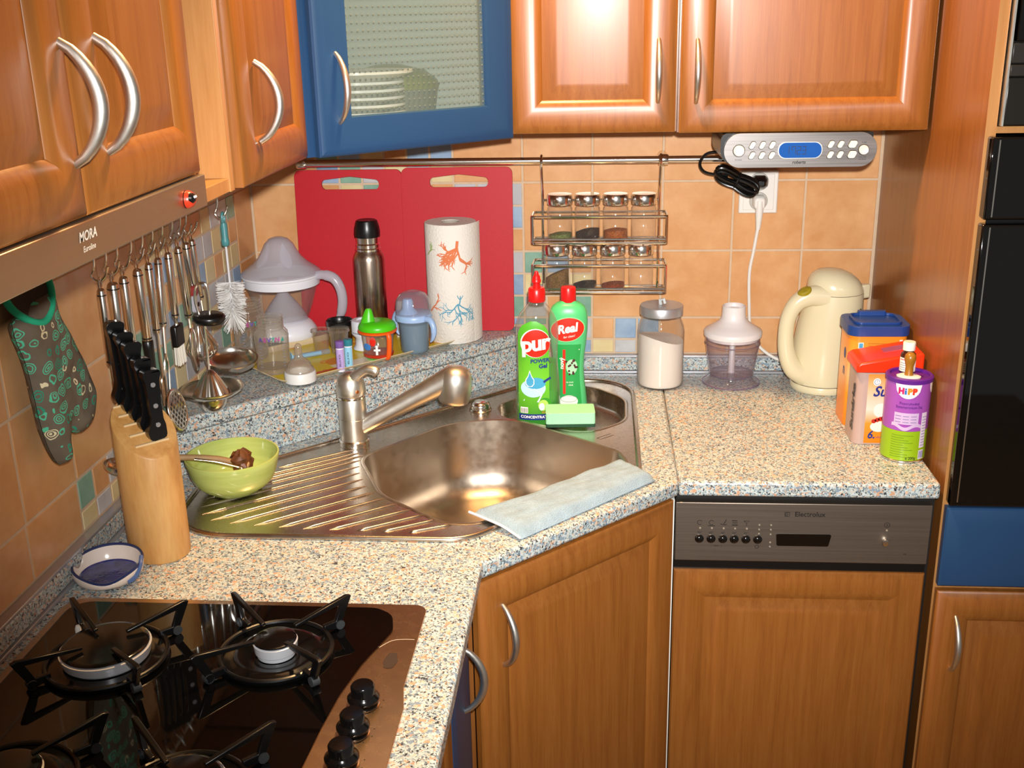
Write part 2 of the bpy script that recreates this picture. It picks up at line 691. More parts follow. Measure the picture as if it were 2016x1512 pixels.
# back wall: large tiles outside the stepped mosaic field, small tiles inside it
bx0 = 0.1517
for m_, bound in ((-1, 0.9017), (0, 0.7517), (1, 0.6017), (2, 0.4517)):
    z0 = max(0.902, ROW0 + 0.15 * m_)
    z1 = min(ZTOP, ROW0 + 0.15 * (m_ + 1))
    put_tile(wall_b, 0.002, bx0, max(z0, 0.967), z1, T_OR)
    x = bound
    while x < 1.35:
        put_tile(wall_b, x, x + 0.15, z0, z1, T_OR)
        x += 0.15
    nn = round((bound - bx0) / 0.05)
    small_block(wall_b, 'b', bx0, nn, 0.05, 0.902, ZTOP, 3 * m_ if m_ >= 0 else -2, 3 if m_ >= 0 else 2, lambda a: 0.967 if a < 0.64 else 0.9)
# left wall
lp_ = 0.0511
lC, lD = -0.9307, -0.1125
for m_, k in ((-1, 0), (0, 3), (1, 6), (2, 9)):
    z0 = max(0.902, ROW0 + 0.15 * m_)
    z1 = min(ZTOP, ROW0 + 0.15 * (m_ + 1))
    put_tile(wall_l, lD, -0.002, max(z0, 0.967), z1, T_OR)
    y = lC + k * lp_
    while y > -1.75:
        put_tile(wall_l, y - 0.15, y, z0, z1, T_OR)
        y -= 0.15
    small_block(wall_l, 'l', lC + k * lp_, 16 - k, lp_, 0.902, ZTOP, 3 * m_ if m_ >= 0 else -2, 3 if m_ >= 0 else 2, lambda a: 0.967 if a > -0.655 else 0.9)

# upstand strips at the back of the worktops
def upstand(name, pts, parent=None):
    (x0, y0), (x1, y1) = pts
    o = struct(MB().box(x0, x1, y0, y1, ZT + 0.006, 0.896).build(name, GRAN, None, bevel=0.003))
    dx, dy = (0.002, 0.002)
    t1 = MB().box(x0, x1, y0, y1, 0.896, 0.902).build('top_profile', ALU, o, bevel=0.0015)
    t2 = MB().box(x0 - (0 if x1 - x0 > 0.1 else 0), x1 + (0.003 if x1 - x0 < 0.1 else 0), y0 - (0.003 if x1 - x0 > 0.1 else 0), y1, ZT + 0.0005, ZT + 0.006).build('bottom_profile', ALU, o, bevel=0.001)
    return o
upstand('trim_1', ((0.662, -0.016), (1.346, -0.0005)))
upstand('trim_2', ((0.0005, -2.1), (0.016, -0.662)))

# ================================================================== worktops
SINK = ccw(fillet([(0.64, -0.075), (0.845, -0.075), (0.845, -0.585), (0.567, -0.863), (0.083, -0.863), (0.075, -0.64)], [0.09, 0.12, 0.05, 0.09, 0.12, 0.06], 9))
BAS1 = ccw(fillet([(0.335, -0.535), (0.405, -0.695), (0.555, -0.826), (0.822, -0.558), (0.802, -0.492), (0.60, -0.325), (0.475, -0.355)], [0.06, 0.12, 0.07, 0.05, 0.04, 0.12, 0.12], 9))
BAS2 = ccw(fillet([(0.556, -0.25), (0.575, -0.315), (0.745, -0.402), (0.82, -0.33), (0.822, -0.20), (0.75, -0.122), (0.67, -0.122)], [0.05, 0.04, 0.06, 0.07, 0.08, 0.08, 0.10], 8))
HOLE = inset(SINK, 0.014)
HOB_OUT = [(0.034, -1.63), (0.545, -1.63), (0.545, -1.29), (0.538, -1.25), (0.538, -1.058), (0.034, -1.058)]
HOBHOLE = [(0.06, -1.60), (0.52, -1.60), (0.52, -1.08), (0.06, -1.08)]
XE, YE = 0.597, -0.6165            # front edges of the left and right worktops
def worktop(name, poly, holes, label):
    o = MB().prism(ccw(poly), ZT - 0.029, ZT, holes).build(name, GRAN, None, bevel=0.006, bseg=3)
    return tag(o, label, 'worktop')
worktop('worktop', [(0.001, -0.001), (0.9060, -0.001), (0.9060, YE), (XE, -0.926), (XE, -2.1), (0.001, -2.1)], [HOLE, HOBHOLE],
        'speckled corner worktop holding the sink and the gas hob')
worktop('worktop', [(0.9063, -0.001), (1.346, -0.001), (1.346, YE), (0.9063, YE)], [],
        'speckled worktop above the dishwasher carrying the cream kettle')
# raised corner ledge: slab on a riser
led = thing('corner_ledge', 'raised triangular speckled ledge across the corner behind the sink', 'ledge', (0, 0, ZT))
cE = 0.653
MB().prism(ccw([(0.001, -0.001), (cE, -0.001), (0.001, -cE)]), 0.077, ZL - ZT).build('top_slab', GRAN, led, bevel=0.005, bseg=3)
MB().prism(ccw([(cE - 0.02, -0.001), (cE - 0.004, -0.001), (0.001, -cE + 0.004), (0.001, -cE + 0.02)]), 0.0005, 0.0762).build('riser', GRAN, led, bevel=0.001)

# ================================================================== cabinet doors and handles
def ring_panel(w, h, rings, t, hole=False):
    """stepped panel: rings of (inset, height above the back plane), front towards -y"""
    mb = MB()
    vs, fs = [], []
    full = [(0, 0)] + rings
    for ins, ht in full:
        vs += [(ins, -ht, ins), (w - ins, -ht, ins), (w - ins, -ht, h - ins), (ins, -ht, h - ins)]
    for k in range(len(full) - 1):
        for i in range(4):
            j = (i + 1) % 4
            fs.append((k * 4 + i, k * 4 + j, k * 4 + 4 + j, k * 4 + 4 + i))
    n = len(full) - 1
    if hole:
        ins = full[-1][0]
        b = len(vs)
        vs += [(ins, 0, ins), (w - ins, 0, ins), (w - ins, 0, h - ins), (ins, 0, h - ins)]
        for i in range(4):
            j = (i + 1) % 4
            fs.append((n * 4 + i, n * 4 + j, b + j, b + i))
            fs.append((b + i, b + j, j, i))
    else:
        fs.append((n * 4, n * 4 + 1, n * 4 + 2, n * 4 + 3))
        fs.append((3, 2, 1, 0))
    return mb.add(vs, fs)

COVE = [(0.0, 0.012), (0.0035, 0.0150), (0.016, 0.0188), (0.028, 0.0204), (0.036, 0.0205), (0.044, 0.0195), (0.052, 0.0168), (0.0575, 0.0128), (0.0585, 0.0112),
        (0.064, 0.0128), (0.082, 0.0180), (0.088, 0.0186)]
PLAIN = [(0.0, 0.013), (0.003, 0.0158), (0.012, 0.0185), (0.03, 0.0195)]

def handle(parent, x, y, z, L=0.107, out=0.030, r=0.0053):
    pts, rs = [], []
    n = 16
    for i in range(n + 1):
        t = i / n
        a = (t - 0.5) * 2
        pts.append((x, y - out * (1 - a * a) ** 0.8 if abs(a) < 1 else y + 0.001, z + a * L / 2))
        rs.append(r * (0.72 + 0.38 * (1 - a * a)))
    return MB().tube(pts, rs, 12).build('handle', NICKEL, parent, ang=60)

def door(parent, x, y, z, w, h, m=None, rings=COVE, hx=None, hz=None, name='door', **kw):
    o = ring_panel(w, h, rings, 0.02).build(name, m or WOOD, parent, ang=25)
    o.location = (x, y, z)
    if hx is not None:
        handle(o, hx, -0.0195, hz, **kw)
    return o

ZU = 1.4175           # underside of the wall cabinets
ZUT = 2.12
def carcass(parent, w, d, h, mid=None):
    """open-fronted box, front at y=0, back at y=d"""
    t = 0.016
    MB().box(0, w, 0, d, 0, t).box(0, w, 0, d, h - t, h).box(0, t, 0, d, t, h - t).box(w - t, w, 0, d, t, h - t).box(t, w - t, d - 0.006, d, t, h - t).build('body', mid or WOODS, parent)

# two right-hand wall cabinets (fronts at y = -0.33)
c = thing('wall_cabinet', 'narrow cherry wall cabinet right beside the blue glass door', 'cabinet', (0.6035, -0.31, ZU + 0.002))
carcass(c, 0.3025, 0.307, ZUT - ZU)
door(c, 0.001, -0.001, 0.0, 0.298, ZUT - ZU, hx=0.298 - 0.032, hz=0.107)
c = thing('wall_cabinet', 'wide cherry wall cabinet above the silver radio', 'cabinet', (0.907, -0.31, ZU))
carcass(c, 0.4445, 0.307, ZUT - ZU)
door(c, 0.003, -0.001, 0.0, 0.437, ZUT - ZU, hx=0.028, hz=0.107)

# left-hand wall cabinets (fronts at x = 0.305)
PL = PI / 2
c = thing('wall_cabinet', 'cherry wall cabinet with two arched handles above the extractor hood', 'cabinet', (0.285, -1.692, 1.4555), PL)
carcass(c, 0.600, 0.282, ZUT - 1.4555)
door(c, 0.001, -0.001, 0, 0.3015, ZUT - 1.4555, hx=0.3015 - 0.020, hz=0.101, r=0.0062, L=0.104)
door(c, 0.305, -0.001, 0, 0.294, ZUT - 1.4555, hx=0.047, hz=0.104, r=0.0062, L=0.104)
c = thing('wall_cabinet', 'cherry wall cabinet with one arched handle between open niche and corner cabinet', 'cabinet', (0.285, -0.94, ZU - 0.002), PL)
carcass(c, 0.331, 0.282, ZUT - ZU)
door(c, 0.003, -0.001, -0.001, 0.327, ZUT - ZU, hx=0.072, hz=0.105, L=0.105, r=0.0058)
# open niche
c = thing('open_shelf', 'narrow open cherry shelf niche between two left wall cabinets', 'shelf', (0.288, -1.091, 1.412), PL)
h_ = ZUT - 1.412
MB().box(0, 0.016, 0, 0.285, 0, h_).build('side_panel', WLIGHT, c, bevel=0.001)
MB().box(0.134, 0.150, 0, 0.285, 0, h_).build('side_panel', WLIGHT, c, bevel=0.001)
MB().box(0.016, 0.134, 0.002, 0.285, 0, 0.018).build('bottom_panel', WLIGHT, c, bevel=0.001)
MB().box(0.016, 0.134, 0.279, 0.285, 0.018, h_).build('back_panel', WLIGHT, c)
MB().box(0.016, 0.134, 0.005, 0.279, 0.264, 0.28).build('shelf_board', WLIGHT, c, bevel=0.001)

# blue corner cabinet with the dimpled glass door
A2 = Vector((0.3095, -0.6055))
B2 = Vector((0.6005, -0.3325))
dv = B2 - A2
wB = dv.length
rB = math.atan2(dv.y, dv.x)
c = thing('corner_cabinet', 'diagonal corner wall cabinet with blue framed dimpled glass door', 'cabinet', (A2.x, A2.y, ZU - 0.003), rB)
hB = ZUT - ZU
inner = mat('cabinet_grey', 'b4bdb5', 0.7)
# body walls in local coordinates (x along the door, y inwards)
mi = Matrix.Rotation(-rB, 4, 'Z') @ Matrix.Translation((-A2.x, -A2.y, 0))
def wl(x, y):
    v = mi @ Vector((x, y, 0))
    return (v.x, v.y)
foot = [wl(0.290, -0.598), wl(0.598, -0.312), wl(0.598, -0.006), wl(0.006, -0.006), wl(0.006, -0.598)]
MB().prism(ccw(foot), 0.0, 0.016).build('body', WOODS, c)
MB().prism(ccw(foot), 0.0165, 0.0175).build('bottom_lining', inner, c)
MB().prism(ccw(foot), 0.30, 0.316).build('shelf_board', inner, c)
pw = ccw(foot)
for i in range(5):
    a, b = Vector(pw[i]), Vector(pw[(i + 1) % 5])
    mid_ = (a + b) / 2
    if mid_.y < 0.03:
        continue
    e = (b - a).normalized()
    nrm = Vector((-e.y, e.x)) * 0.012
    MB().prism(ccw([tuple(a), tuple(b), tuple(b + nrm), tuple(a + nrm)]), 0.018, hB).build('side_panel', inner, c)
MB().box(-0.013, 0.016, 0.0, 0.012, 0.0, hB).build('corner_post', BLUE, c)
FR = [(0.0, 0.012), (0.003, 0.0155), (0.012, 0.0185), (0.022, 0.0195), (0.052, 0.0195), (0.0595, 0.0185), (0.061, 0.014)]
bd = ring_panel(wB - 0.002, hB, FR, 0.02, hole=True).build('door', BLUE, c, ang=25)
bd.location = (0.001, -0.004, 0)
handle(bd, 0.037, -0.0195, 0.106, L=0.107, r=0.005)
DG = thin('dimpled_glass', 'f4f8f5', 0.15, 'bfd4c8', 0.12, 0.8, 0.08)
gp = MB().box(0.058, wB - 0.06, -0.009, -0.006, 0.058, hB - 0.06).build('glass_pane', DG, bd)
dm = MB()
st = 0.0103
nx_ = int((wB - 0.122) / st)
for i in range(nx_ + 1):
    for j in range(21):
        x_ = 0.065 + i * st
        z_ = 0.068 + j * 0.0123
        dm.lathe([(0.0021, 0.0), (0.0015, 0.0011), (0, 0.0015)], 6, mtx=Matrix.Translation((x_, -0.009, z_)) @ Matrix.Rotation(PI / 2, 4, 'X'))
dm.build('glass_dimples', mat('dimple_glass', '5f6a64', 0.10, spec=0.9), gp, kind='stuff')

# stack of plates and a green dish behind the glass
def wpt(x, y, z):
    v = Matrix.Translation((A2.x, A2.y, 0)) @ Matrix.Rotation(rB, 4, 'Z') @ Vector((x, y, 0))
    return (v.x, v.y, z)
POR = mat('porcelain', 'e9e6dc', 0.18, spec=0.6)
zp = ZU + 0.0148
ORD = ['lowest', 'second lowest', 'third lowest', 'fourth lowest', 'fourth from top', 'third from top', 'second from top']
for k in range(8):
    r = 0.099 if k == 7 else 0.083
    hh = 0.0165 if k == 7 else 0.012
    p = MB().lathe([(0, 0.002), (r * 0.55, 0.0), (r * 0.60, 0.002), (r * 0.8, hh * 0.6), (r, hh), (r, hh + 0.0042), (r * 0.8, hh * 0.6 + 0.005), (r * 0.58, 0.006), (0, 0.006)], 40).build('plate', POR)
    p.location = wpt(0.150, 0.106, zp + k * 0.0125)
    tag(p, 'widest white plate, on top of the stack behind dimpled glass' if k == 7 else 'white plate behind dimpled glass, %s of its stack' % ORD[k], 'plate', 'plates in the corner cabinet')
cas = thing('casserole', 'grey casserole with olive green lid blurred behind the dimpled glass', 'casserole', wpt(0.302, 0.240, zp + 0.001))
cas.scale = (0.82, 0.82, 1.25)
MB().lathe([(0, 0.0), (0.095, 0.0), (0.103, 0.006), (0.112, 0.045), (0.114, 0.052), (0, 0.052)], 40).build('pot', mat('casserole_grey', '5e645f', 0.4), cas, ang=50)
MB().lathe([(0.115, 0.0525), (0.117, 0.056), (0.112, 0.064), (0.085, 0.078), (0.03, 0.087), (0, 0.088)], 40).build('lid', mat('olive_glaze', '6f7a1e', 0.3), cas, ang=50)
# ================================================================== extractor hood
hd = thing('extractor_hood', 'slim stainless steel extractor hood under the two-handled left cabinet', 'hood', (0.0, -1.092, 1.40))
MB().box(0.002, 0.284, -0.598, -0.002, 0.022, 0.0535).build('body', steel('hood_body_steel', (0.6, 0.57, 0.53), 0.4), hd)
HOODM = steel('hood_front_steel', (0.72, 0.67, 0.60), 0.36, (300, 4, 300), 0.08)
MB().box(0.2845, 0.3045, -0.598, 0.0, 0.0165, 0.0535).build('front_panel', HOODM, hd, bevel=0.0015)
lt = mat('print_white', 'd9d4c8', 0.6)
def hoodface(u, v):
    return (0.3050, -0.314 + u, 0.0372 + v)
mark('lettering', [shift(text2d('MORA', 0.0125, 0.25, 0.0003), 0, 0.0035), shift(text2d('Euroline', 0.0075, 0.2, 0.0001), 0, -0.0078)], hoodface, lt, hd, 'white maker lettering on the hood')
MB().box(0.06, 0.25, -0.56, -0.05, 0.017, 0.0218).build('filter_panel', mat('filter_grey', '4a4744', 0.5, 0.6), hd)

# round magnet on the hood front
t = thing('fridge_magnet', 'small red ladybird magnet stuck on the hood front', 'magnet', (0.3052, -1.158, 1.434), PL)
MB().lathe([(0.0102, 0), (0.0104, 0.002), (0.008, 0.007), (0.004, 0.0095), (0, 0.010)], 20, mtx=Matrix.Rotation(PI / 2, 4, 'X')).build('body', mat('magnet_red', 'b8321a', 0.3), t)
MB().lathe([(0.0058, 0.005), (0.0058, 0.0085), (0.0035, 0.0108), (0, 0.0115)], 16, c=(0, 0, 0), mtx=Matrix.Translation((-0.0035, 0, 0.002)) @ Matrix.Rotation(PI / 2, 4, 'X')).build('head', BLACKPLA, t)
for dx in (-0.0055, -0.0015):
    MB().ball((dx, -0.0108, 0.0035), 0.0016, 8, 6).build('eye', WHITE, t)

# ================================================================== tall oven cabinet on the right
tc = thing('tall_cabinet', 'tall cherry cabinet housing the built-in oven at the right edge', 'cabinet', (1.3555, -0.60, 0.0))
MB().box(0, 0.016, 0, 0.598, 0.0, 2.2).build('side_panel', WOODS, tc)
MB().box(0, 0.016, -0.0012, 0.0, 0.0, 2.2).build('front_edging', WLIGHT, tc)
MB().box(0.60, 0.616, 0, 0.598, 0.0, 2.2).build('side_panel', WOODS, tc)
MB().box(0.016, 0.60, 0.585, 0.598, 0.0, 2.2).build('back_panel', WOODS, tc)
for z in (0.095, 0.655, 0.8135, 1.4385, 1.95, 2.184):
    MB().box(0.016, 0.60, 0.0, 0.585, z, z + 0.010).build('shelf_board', WLIGHT, tc)
MB().box(0.016, 0.60, 0.03, 0.05, 0.0, 0.095).build('plinth', WOODS, tc)
door(tc, 0.0035, -0.0015, 0.10, 0.5965, 0.5575, hx=0.035, hz=0.457, L=0.106)
dr = ring_panel(0.594, 0.149, PLAIN, 0.02).build('drawer', BLUE, tc, ang=25)
dr.location = (0.0035, -0.0015, 0.6675)
# oven: control panel above a black glass door
ov = thing('oven', 'black glass built-in oven above the blue drawer', 'oven', (1.3595, -0.6016, 0.824))
MB().box(0.0135, 0.58, 0.003, 0.45, 0.002, 0.608).build('body', BLACKPLA, ov)
MB().box(0.0, 0.592, -0.024, -0.0, 0.0, 0.478).build('door', BLACKGLASS, ov, bevel=0.003)
MB().box(0.0, 0.592, -0.024, -0.0, 0.486, 0.611).build('control_panel', BLACKGLASS, ov, bevel=0.003)
for z0, z1 in ((0.008, 0.474), (0.49, 0.607)):
    MB().box(0.0105, 0.0125, -0.0248, -0.0238, z0, z1).build('edge_trim', CHROME, ov)
MB().tube([(0.09, -0.024, 0.43), (0.09, -0.06, 0.43), (0.50, -0.06, 0.43), (0.50, -0.024, 0.43)], 0.008, 10).build('handle', CHROME, ov)
# microwave in the niche above
mw = thing('microwave', 'dark microwave front in the niche above the oven', 'microwave', (1.3735, -0.6, 1.4490))
MB().box(0.004, 0.575, 0.004, 0.42, 0.001, 0.38).build('body', BLACKPLA, mw)
dk = mat('microwave_grey', '26231f', 0.35, spec=0.4)
MB().box(0.004, 0.575, -0.008, 0.003, 0.001, 0.072).build('control_strip', mat('microwave_dark', '17140f', 0.3), mw, bevel=0.002)
MB().box(0.004, 0.575, -0.014, 0.003, 0.074, 0.090).build('lower_rail', dk, mw, bevel=0.001)
MB().box(0.004, 0.575, -0.012, 0.003, 0.092, 0.122).build('door_bar', dk, mw, bevel=0.002)
MB().box(0.008, 0.575, -0.013, 0.003, 0.124, 0.38).build('door', BLACKGLASS, mw, bevel=0.002)
MB().box(0.0005, 0.0035, -0.012, 0.003, 0.001, 0.38).build('edge_trim', NICKEL, mw)

# ================================================================== base cabinets and dishwasher
bc = thing('base_cabinet', 'diagonal cherry sink cabinet with one arched handle below the towel', 'cabinet', (0.5715, -0.9285, 0.0), PI / 4)
DL = 0.4555
MB().box(0.0, 0.012, 0.002, 0.06, 0.10, 0.8305).build('side_panel', WOODS, bc)
MB().box(DL - 0.012, DL, 0.002, 0.03, 0.10, 0.8305).build('side_panel', WOODS, bc)
MB().box(0.012, DL - 0.012, 0.004, 0.02, 0.10, 0.13).build('bottom_rail', WOODS, bc)
MB().box(0.0, DL, 0.05, 0.065, 0.0, 0.098).build('plinth', WOODS, bc)
door(bc, 0.012, -0.001, 0.105, DL - 0.019, 0.7215, hx=0.043, hz=0.621, L=0.105)

dw = thing('dishwasher', 'built-in dishwasher with steel control panel and cherry front', 'dishwasher', (0.9025, -0.60, 0.0))
WD = 0.4335
MB().box(0.002, WD + 0.008, 0.004, 0.56, 0.10, 0.828).build('body', mat('dishwasher_dark', '0b0a0a', 0.6), dw)
MB().box(-0.0080, -0.0022, -0.013, 0.30, 0.10, 0.824).build('door_seal_strip', mat('white_seal', 'e8e6e0', 0.4), dw)
DWS = steel('dishwasher_steel', (0.54, 0.50, 0.46), 0.48, (4, 4, 300), 0.06)
cp = MB().box(0.0, WD, -0.016, 0.003, 0.7085, 0.8205).build('control_panel', DWS, dw, bevel=0.0015)
MB().box(0.0, WD, -0.006, 0.003, 0.6885, 0.7082).build('grip_recess', BLACKPLA, dw)
fr = ring_panel(WD, 0.585, [(0.0, 0.010), (0.003, 0.0135), (0.014, 0.0155), (0.030, 0.0157), (0.040, 0.0140), (0.050, 0.0100), (0.056, 0.0072), (0.0575, 0.0072), (0.076, 0.0145), (0.084, 0.0152)], 0.02).build('front_panel', WOOD, dw, ang=25)
fr.location = (0, 0.0, 0.103)
MB().box(0.0, WD, 0.05, 0.065, 0.0, 0.098).build('plinth', WOODS, dw)
def dwf(u, v):
    return (u, -0.0163, v)
ink = mat('print_black', '141210', 0.5)
mark('lettering', [shift(text2d('Electrolux', 0.0125, 0, 0.0002), 0.229, 0.8005)], dwf, ink, cp, 'black maker lettering')
lg = MB()
lg_sh = [stroke2d([(0.1865, 0.7965), (0.1865, 0.8045), (0.1945, 0.8045)], 0.0009), stroke2d([(0.1865, 0.7965), (0.1945, 0.7965), (0.1945, 0.8045)], 0.0009),
         stroke2d([(0.190 + 0.0028 * math.cos(a), 0.8005 + 0.0028 * math.sin(a)) for a in [0.6 + k * 0.4 for k in range(13)]], 0.0008), rect2d(0.1886, 0.1925, 0.8001, 0.8009, 1, 1)]
mark('emblem', lg_sh, dwf, ink, cp)
bxs = [0.042, 0.0623, 0.0826, 0.1022, 0.1223, 0.1425]
for i, x in enumerate(bxs):
    MB().lathe([(0.0078, 0), (0.0078, 0.002), (0.006, 0.0045), (0.003, 0.006), (0, 0.0063)], 18, mtx=Matrix.Translation((x, -0.016, 0.7518)) @ Matrix.Rotation(PI / 2, 4, 'X')).build('button', BLACKGLOSS, cp)
    if i < 5:
        MB().ball((x + 0.001, -0.0165, 0.7716), 0.0022, 10, 6).build('indicator_light', mat('lens_grey', '77726a', 0.35), cp)
        sh = [shift(text2d(['70°', '65°', '60°', '50°', '45°'][i], 0.0055), x, 0.7628)]
        q = (x, 0.7825)
        if i in (0, 1):
            sh.append(stroke2d([(q[0] + 0.0042 * math.cos(a), q[1] + 0.0042 * math.sin(a)) for a in [0.5 + k * 0.45 for k in range(12)]], 0.0009))
            if i == 1:
                sh.append(stroke2d([(q[0] - 0.006, q[1] - 0.006), (q[0] + 0.006, q[1] - 0.006)], 0.0012))
        elif i == 2:
            sh += [stroke2d([(q[0] - 0.005, q[1] - 0.002), (q[0], q[1] - 0.004), (q[0] + 0.002, q[1]), (q[0] + 0.005, q[1] + 0.006)], 0.0012), stroke2d([(q[0] + 0.001, q[1] - 0.004), (q[0] + 0.006, q[1] - 0.003)], 0.0012)]
        elif i == 3:
            sh += [stroke2d([(q[0] - 0.005, q[1] + 0.004), (q[0] + 0.004, q[1] + 0.004)], 0.0016), stroke2d([(q[0] - 0.005, q[1] - 0.004), (q[0] + 0.005, q[1] - 0.004)], 0.0016), stroke2d([(q[0] - 0.004, q[1]), (q[0] + 0.005, q[1])], 0.0012)]
        else:
            sh += [stroke2d([(q[0] - 0.005, q[1] + 0.004), (q[0], q[1]), (q[0] + 0.005, q[1] + 0.004), (q[0] - 0.005, q[1] + 0.004)], 0.0009), stroke2d([(q[0], q[1]), (q[0], q[1] - 0.005)], 0.0009)]
        mark('symbol', sh, dwf, ink, cp)
for x, zs in ((0.1445, (0.7790, 0.7705, 0.7625)), (0.1645, (0.7790, 0.7705, 0.7615, 0.7460, 0.7380))):
    for z in zs:
        MB().ball((x, -0.0163, z), 0.0020, 8, 6).build('indicator_light', MATS['lens_grey'], cp)
mark('symbol', [shift(text2d('|  reset  |', 0.005), 0.072, 0.7385), stroke2d([(0.142 + 0.0032 * math.cos(k * 0.55), 0.7375 + 0.0032 * math.sin(k * 0.55)) for k in range(13)], 0.0008),
                stroke2d([(0.360 + 0.0045 * math.cos(k * 0.5), 0.783 + 0.0045 * math.sin(k * 0.5)) for k in range(14)], 0.0008), rect2d(0.3595, 0.3605, 0.781, 0.785, 1, 1), shift(text2d('ESL', 0.004), 0.395, 0.728)], dwf, ink, cp)
MB().prism(ccw(fillet([(0.1735, 0.7635), (0.268, 0.7635), (0.2635, 0.7405), (0.1755, 0.7405)], 0.003, 3)), 0, 0.0012, mtx=Matrix.Translation((0, -0.0161, 0)) @ Matrix.Rotation(PI / 2, 4, 'X')).build('display_window', BLACKGLASS, cp)
MB().ball((0.3605, -0.0165, 0.7725), 0.0022, 8, 6).build('indicator_light', MATS['lens_grey'], cp)
MB().lathe([(0.0062, 0), (0.0064, 0.004), (0.005, 0.0075), (0, 0.0085)], 16, sy=1.25, mtx=Matrix.Translation((0.359, -0.016, 0.752)) @ Matrix.Rotation(PI / 2, 4, 'X')).build('power_button', CHROME, cp)

bb = thing('base_cabinet', 'base cabinet with narrow blue door under the hob end', 'cabinet', (0.558, -1.125, 0.0), PL)
MB().box(0.0, 0.186, 0.004, 0.20, 0.10, 0.825).build('body', WOODS, bb)
q = ring_panel(0.184, 0.72, PLAIN, 0.02).build('door', BLUE, bb, ang=25)
q.location = (0.001, 0.0, 0.105)
handle(q, 0.104, -0.0195, 0.617, L=0.105)
MB().box(0.0, 0.186, 0.03, 0.045, 0.0, 0.098).build('plinth', WOODS, bb)
b2 = thing('base_cabinet', 'cherry base cabinet below the front of the hob', 'cabinet', (0.558, -1.728, 0.0), PL)
MB().box(0.0, 0.60, 0.004, 0.20, 0.10, 0.825).build('body', WOODS, b2)
door(b2, 0.002, 0.0, 0.105, 0.596, 0.72)
MB().box(0.0, 0.60, 0.03, 0.045, 0.0, 0.098).build('plinth', WOODS, b2)

# ================================================================== gas hob
hb = thing('gas_hob', 'black glass gas hob with steel control panel and cast grates', 'hob', (0, 0, ZT))
HOBS = steel('hob_steel', (0.80, 0.69, 0.58), 0.27, (60, 60, 60), 0.02)
hob = ccw(fillet(HOB_OUT, [0.03, 0.03, 0.012, 0.03, 0.018, 0.03], 6))
MB().prism(hob, 0.0004, 0.0052).build('steel_frame', HOBS, hb, bevel=0.0022, bseg=2)
GL = [(0.046, -1.615), (0.455, -1.615), (0.4545, -1.42), (0.4595, -1.335), (0.466, -1.27), (0.479, -1.205), (0.490, -1.170), (0.503, -1.128), (0.495, -1.088), (0.470, -1.0715), (0.046, -1.0715)]
glass = ccw(fillet(GL, [0.02, 0.004, 0.2, 0.2, 0.2, 0.1, 0.05, 0.03, 0.03, 0.03, 0.03], 6))
MB().prism(glass, 0.0054, 0.0072).build('glass_top', BLACKGLASS, hb, bevel=0.0008)
# engraved line of the control area and the maker's badge
mark('panel_line', [stroke2d(bez([(0.492, -1.166), (0.505, -1.150), (0.52, -1.146), (0.534, -1.146)], 5), 0.0008)], lambda u, v: (u, v, 0.0054), mat('line_light', 'd8cbb8', 0.4), hb)
mark('badge', [poly2d(fillet([(0.5055, -1.212), (0.517, -1.212), (0.521, -1.195), (0.517, -1.178), (0.507, -1.178), (0.503, -1.196)], 0.004, 4))], lambda u, v: (u, v, 0.0056), mat('badge_brown', '3a2c22', 0.4), hb)

CAST = mat('cast_iron', '0a0a0b', 0.28, spec=0.5, bump=0.1, bscale=400, bdist=0.0004)
RUB = mat('grey_rubber', '2e3133', 0.6)
def burner(name, cx, cy, rc, rring, half):
    b = MB()
    b.lathe([(rring, 0.0073), (rring + 0.001, 0.0095), (rring - 0.004, 0.0115), (rring - 0.012, 0.0105), (rring - 0.015, 0.0125), (rring - 0.024, 0.0120), (rc + 0.004, 0.0090), (rc, 0.0082)], 48, (cx, cy, 0))
    o = b.build('burner_ring', BLACKGLOSS, hb, ang=60)
    MB().lathe([(rc * 0.90, 0.0085), (rc * 0.92, 0.0130), (rc * 1.0, 0.0150), (rc * 1.05, 0.0270), (rc * 0.97, 0.0282), (0, 0.0282)], 44, (cx, cy, 0)).build('burner_body', mat('burner_alu', (0.80, 0.81, 0.83), 0.32, 0.35), o)
    MB().lathe([(rc * 0.99, 0.0284), (rc * 1.01, 0.0292), (rc * 0.99, 0.0308), (rc * 0.88, 0.0318), (0, 0.0322)], 44, (cx, cy, 0)).build('burner_cap', BLACKGLOSS, o, ang=50)
    for sx in (-1, 1):
        for sy in (-1, 1):
            ang = math.atan2(sy * half, sx * half)
            R_ = half * math.sqrt(2)
            m = Matrix.Translation((cx, cy, 0)) @ Matrix.Rotation(ang, 4, 'Z')
            # arm plate: foot, rising outer leg, top bar running inwards
            prof = [(R_ * 0.74, 0.012), (R_ * 0.98, 0.0075), (R_ * 1.20, 0.049), (R_ * 1.13, 0.051), (R_ * 0.30, 0.0385), (R_ * 0.30, 0.0345), (R_ * 1.03, 0.0415), (R_ * 0.93, 0.0200), (R_ * 0.74, 0.0200)]
            mm = m @ Matrix(((1, 0, 0, 0), (0, 0, -1, 0), (0, 1, 0, 0), (0, 0, 0, 1)))
            arm = MB().prism(ccw(prof), -0.0030, 0.0030, mtx=mm).build('grate_arm', CAST, hb, bevel=0.0010)
            MB().lathe([(0.0062, -0.005), (0.0065, 0.0), (0.0062, 0.005), (0, 0.005)], 12, mtx=m @ Matrix.Translation((R_ * 0.985, 0, 0.0135)) @ Matrix.Rotation(PI / 2, 4, 'X')).build('rubber_foot', RUB, arm)
    MB().lathe([(rring * 0.99 + 0.003 * math.cos(a), 0.0130 + 0.003 * math.sin(a)) for a in [k * PI / 4 for k in range(9)]], 48, (cx, cy, 0)).build('grate_ring', CAST, hb)
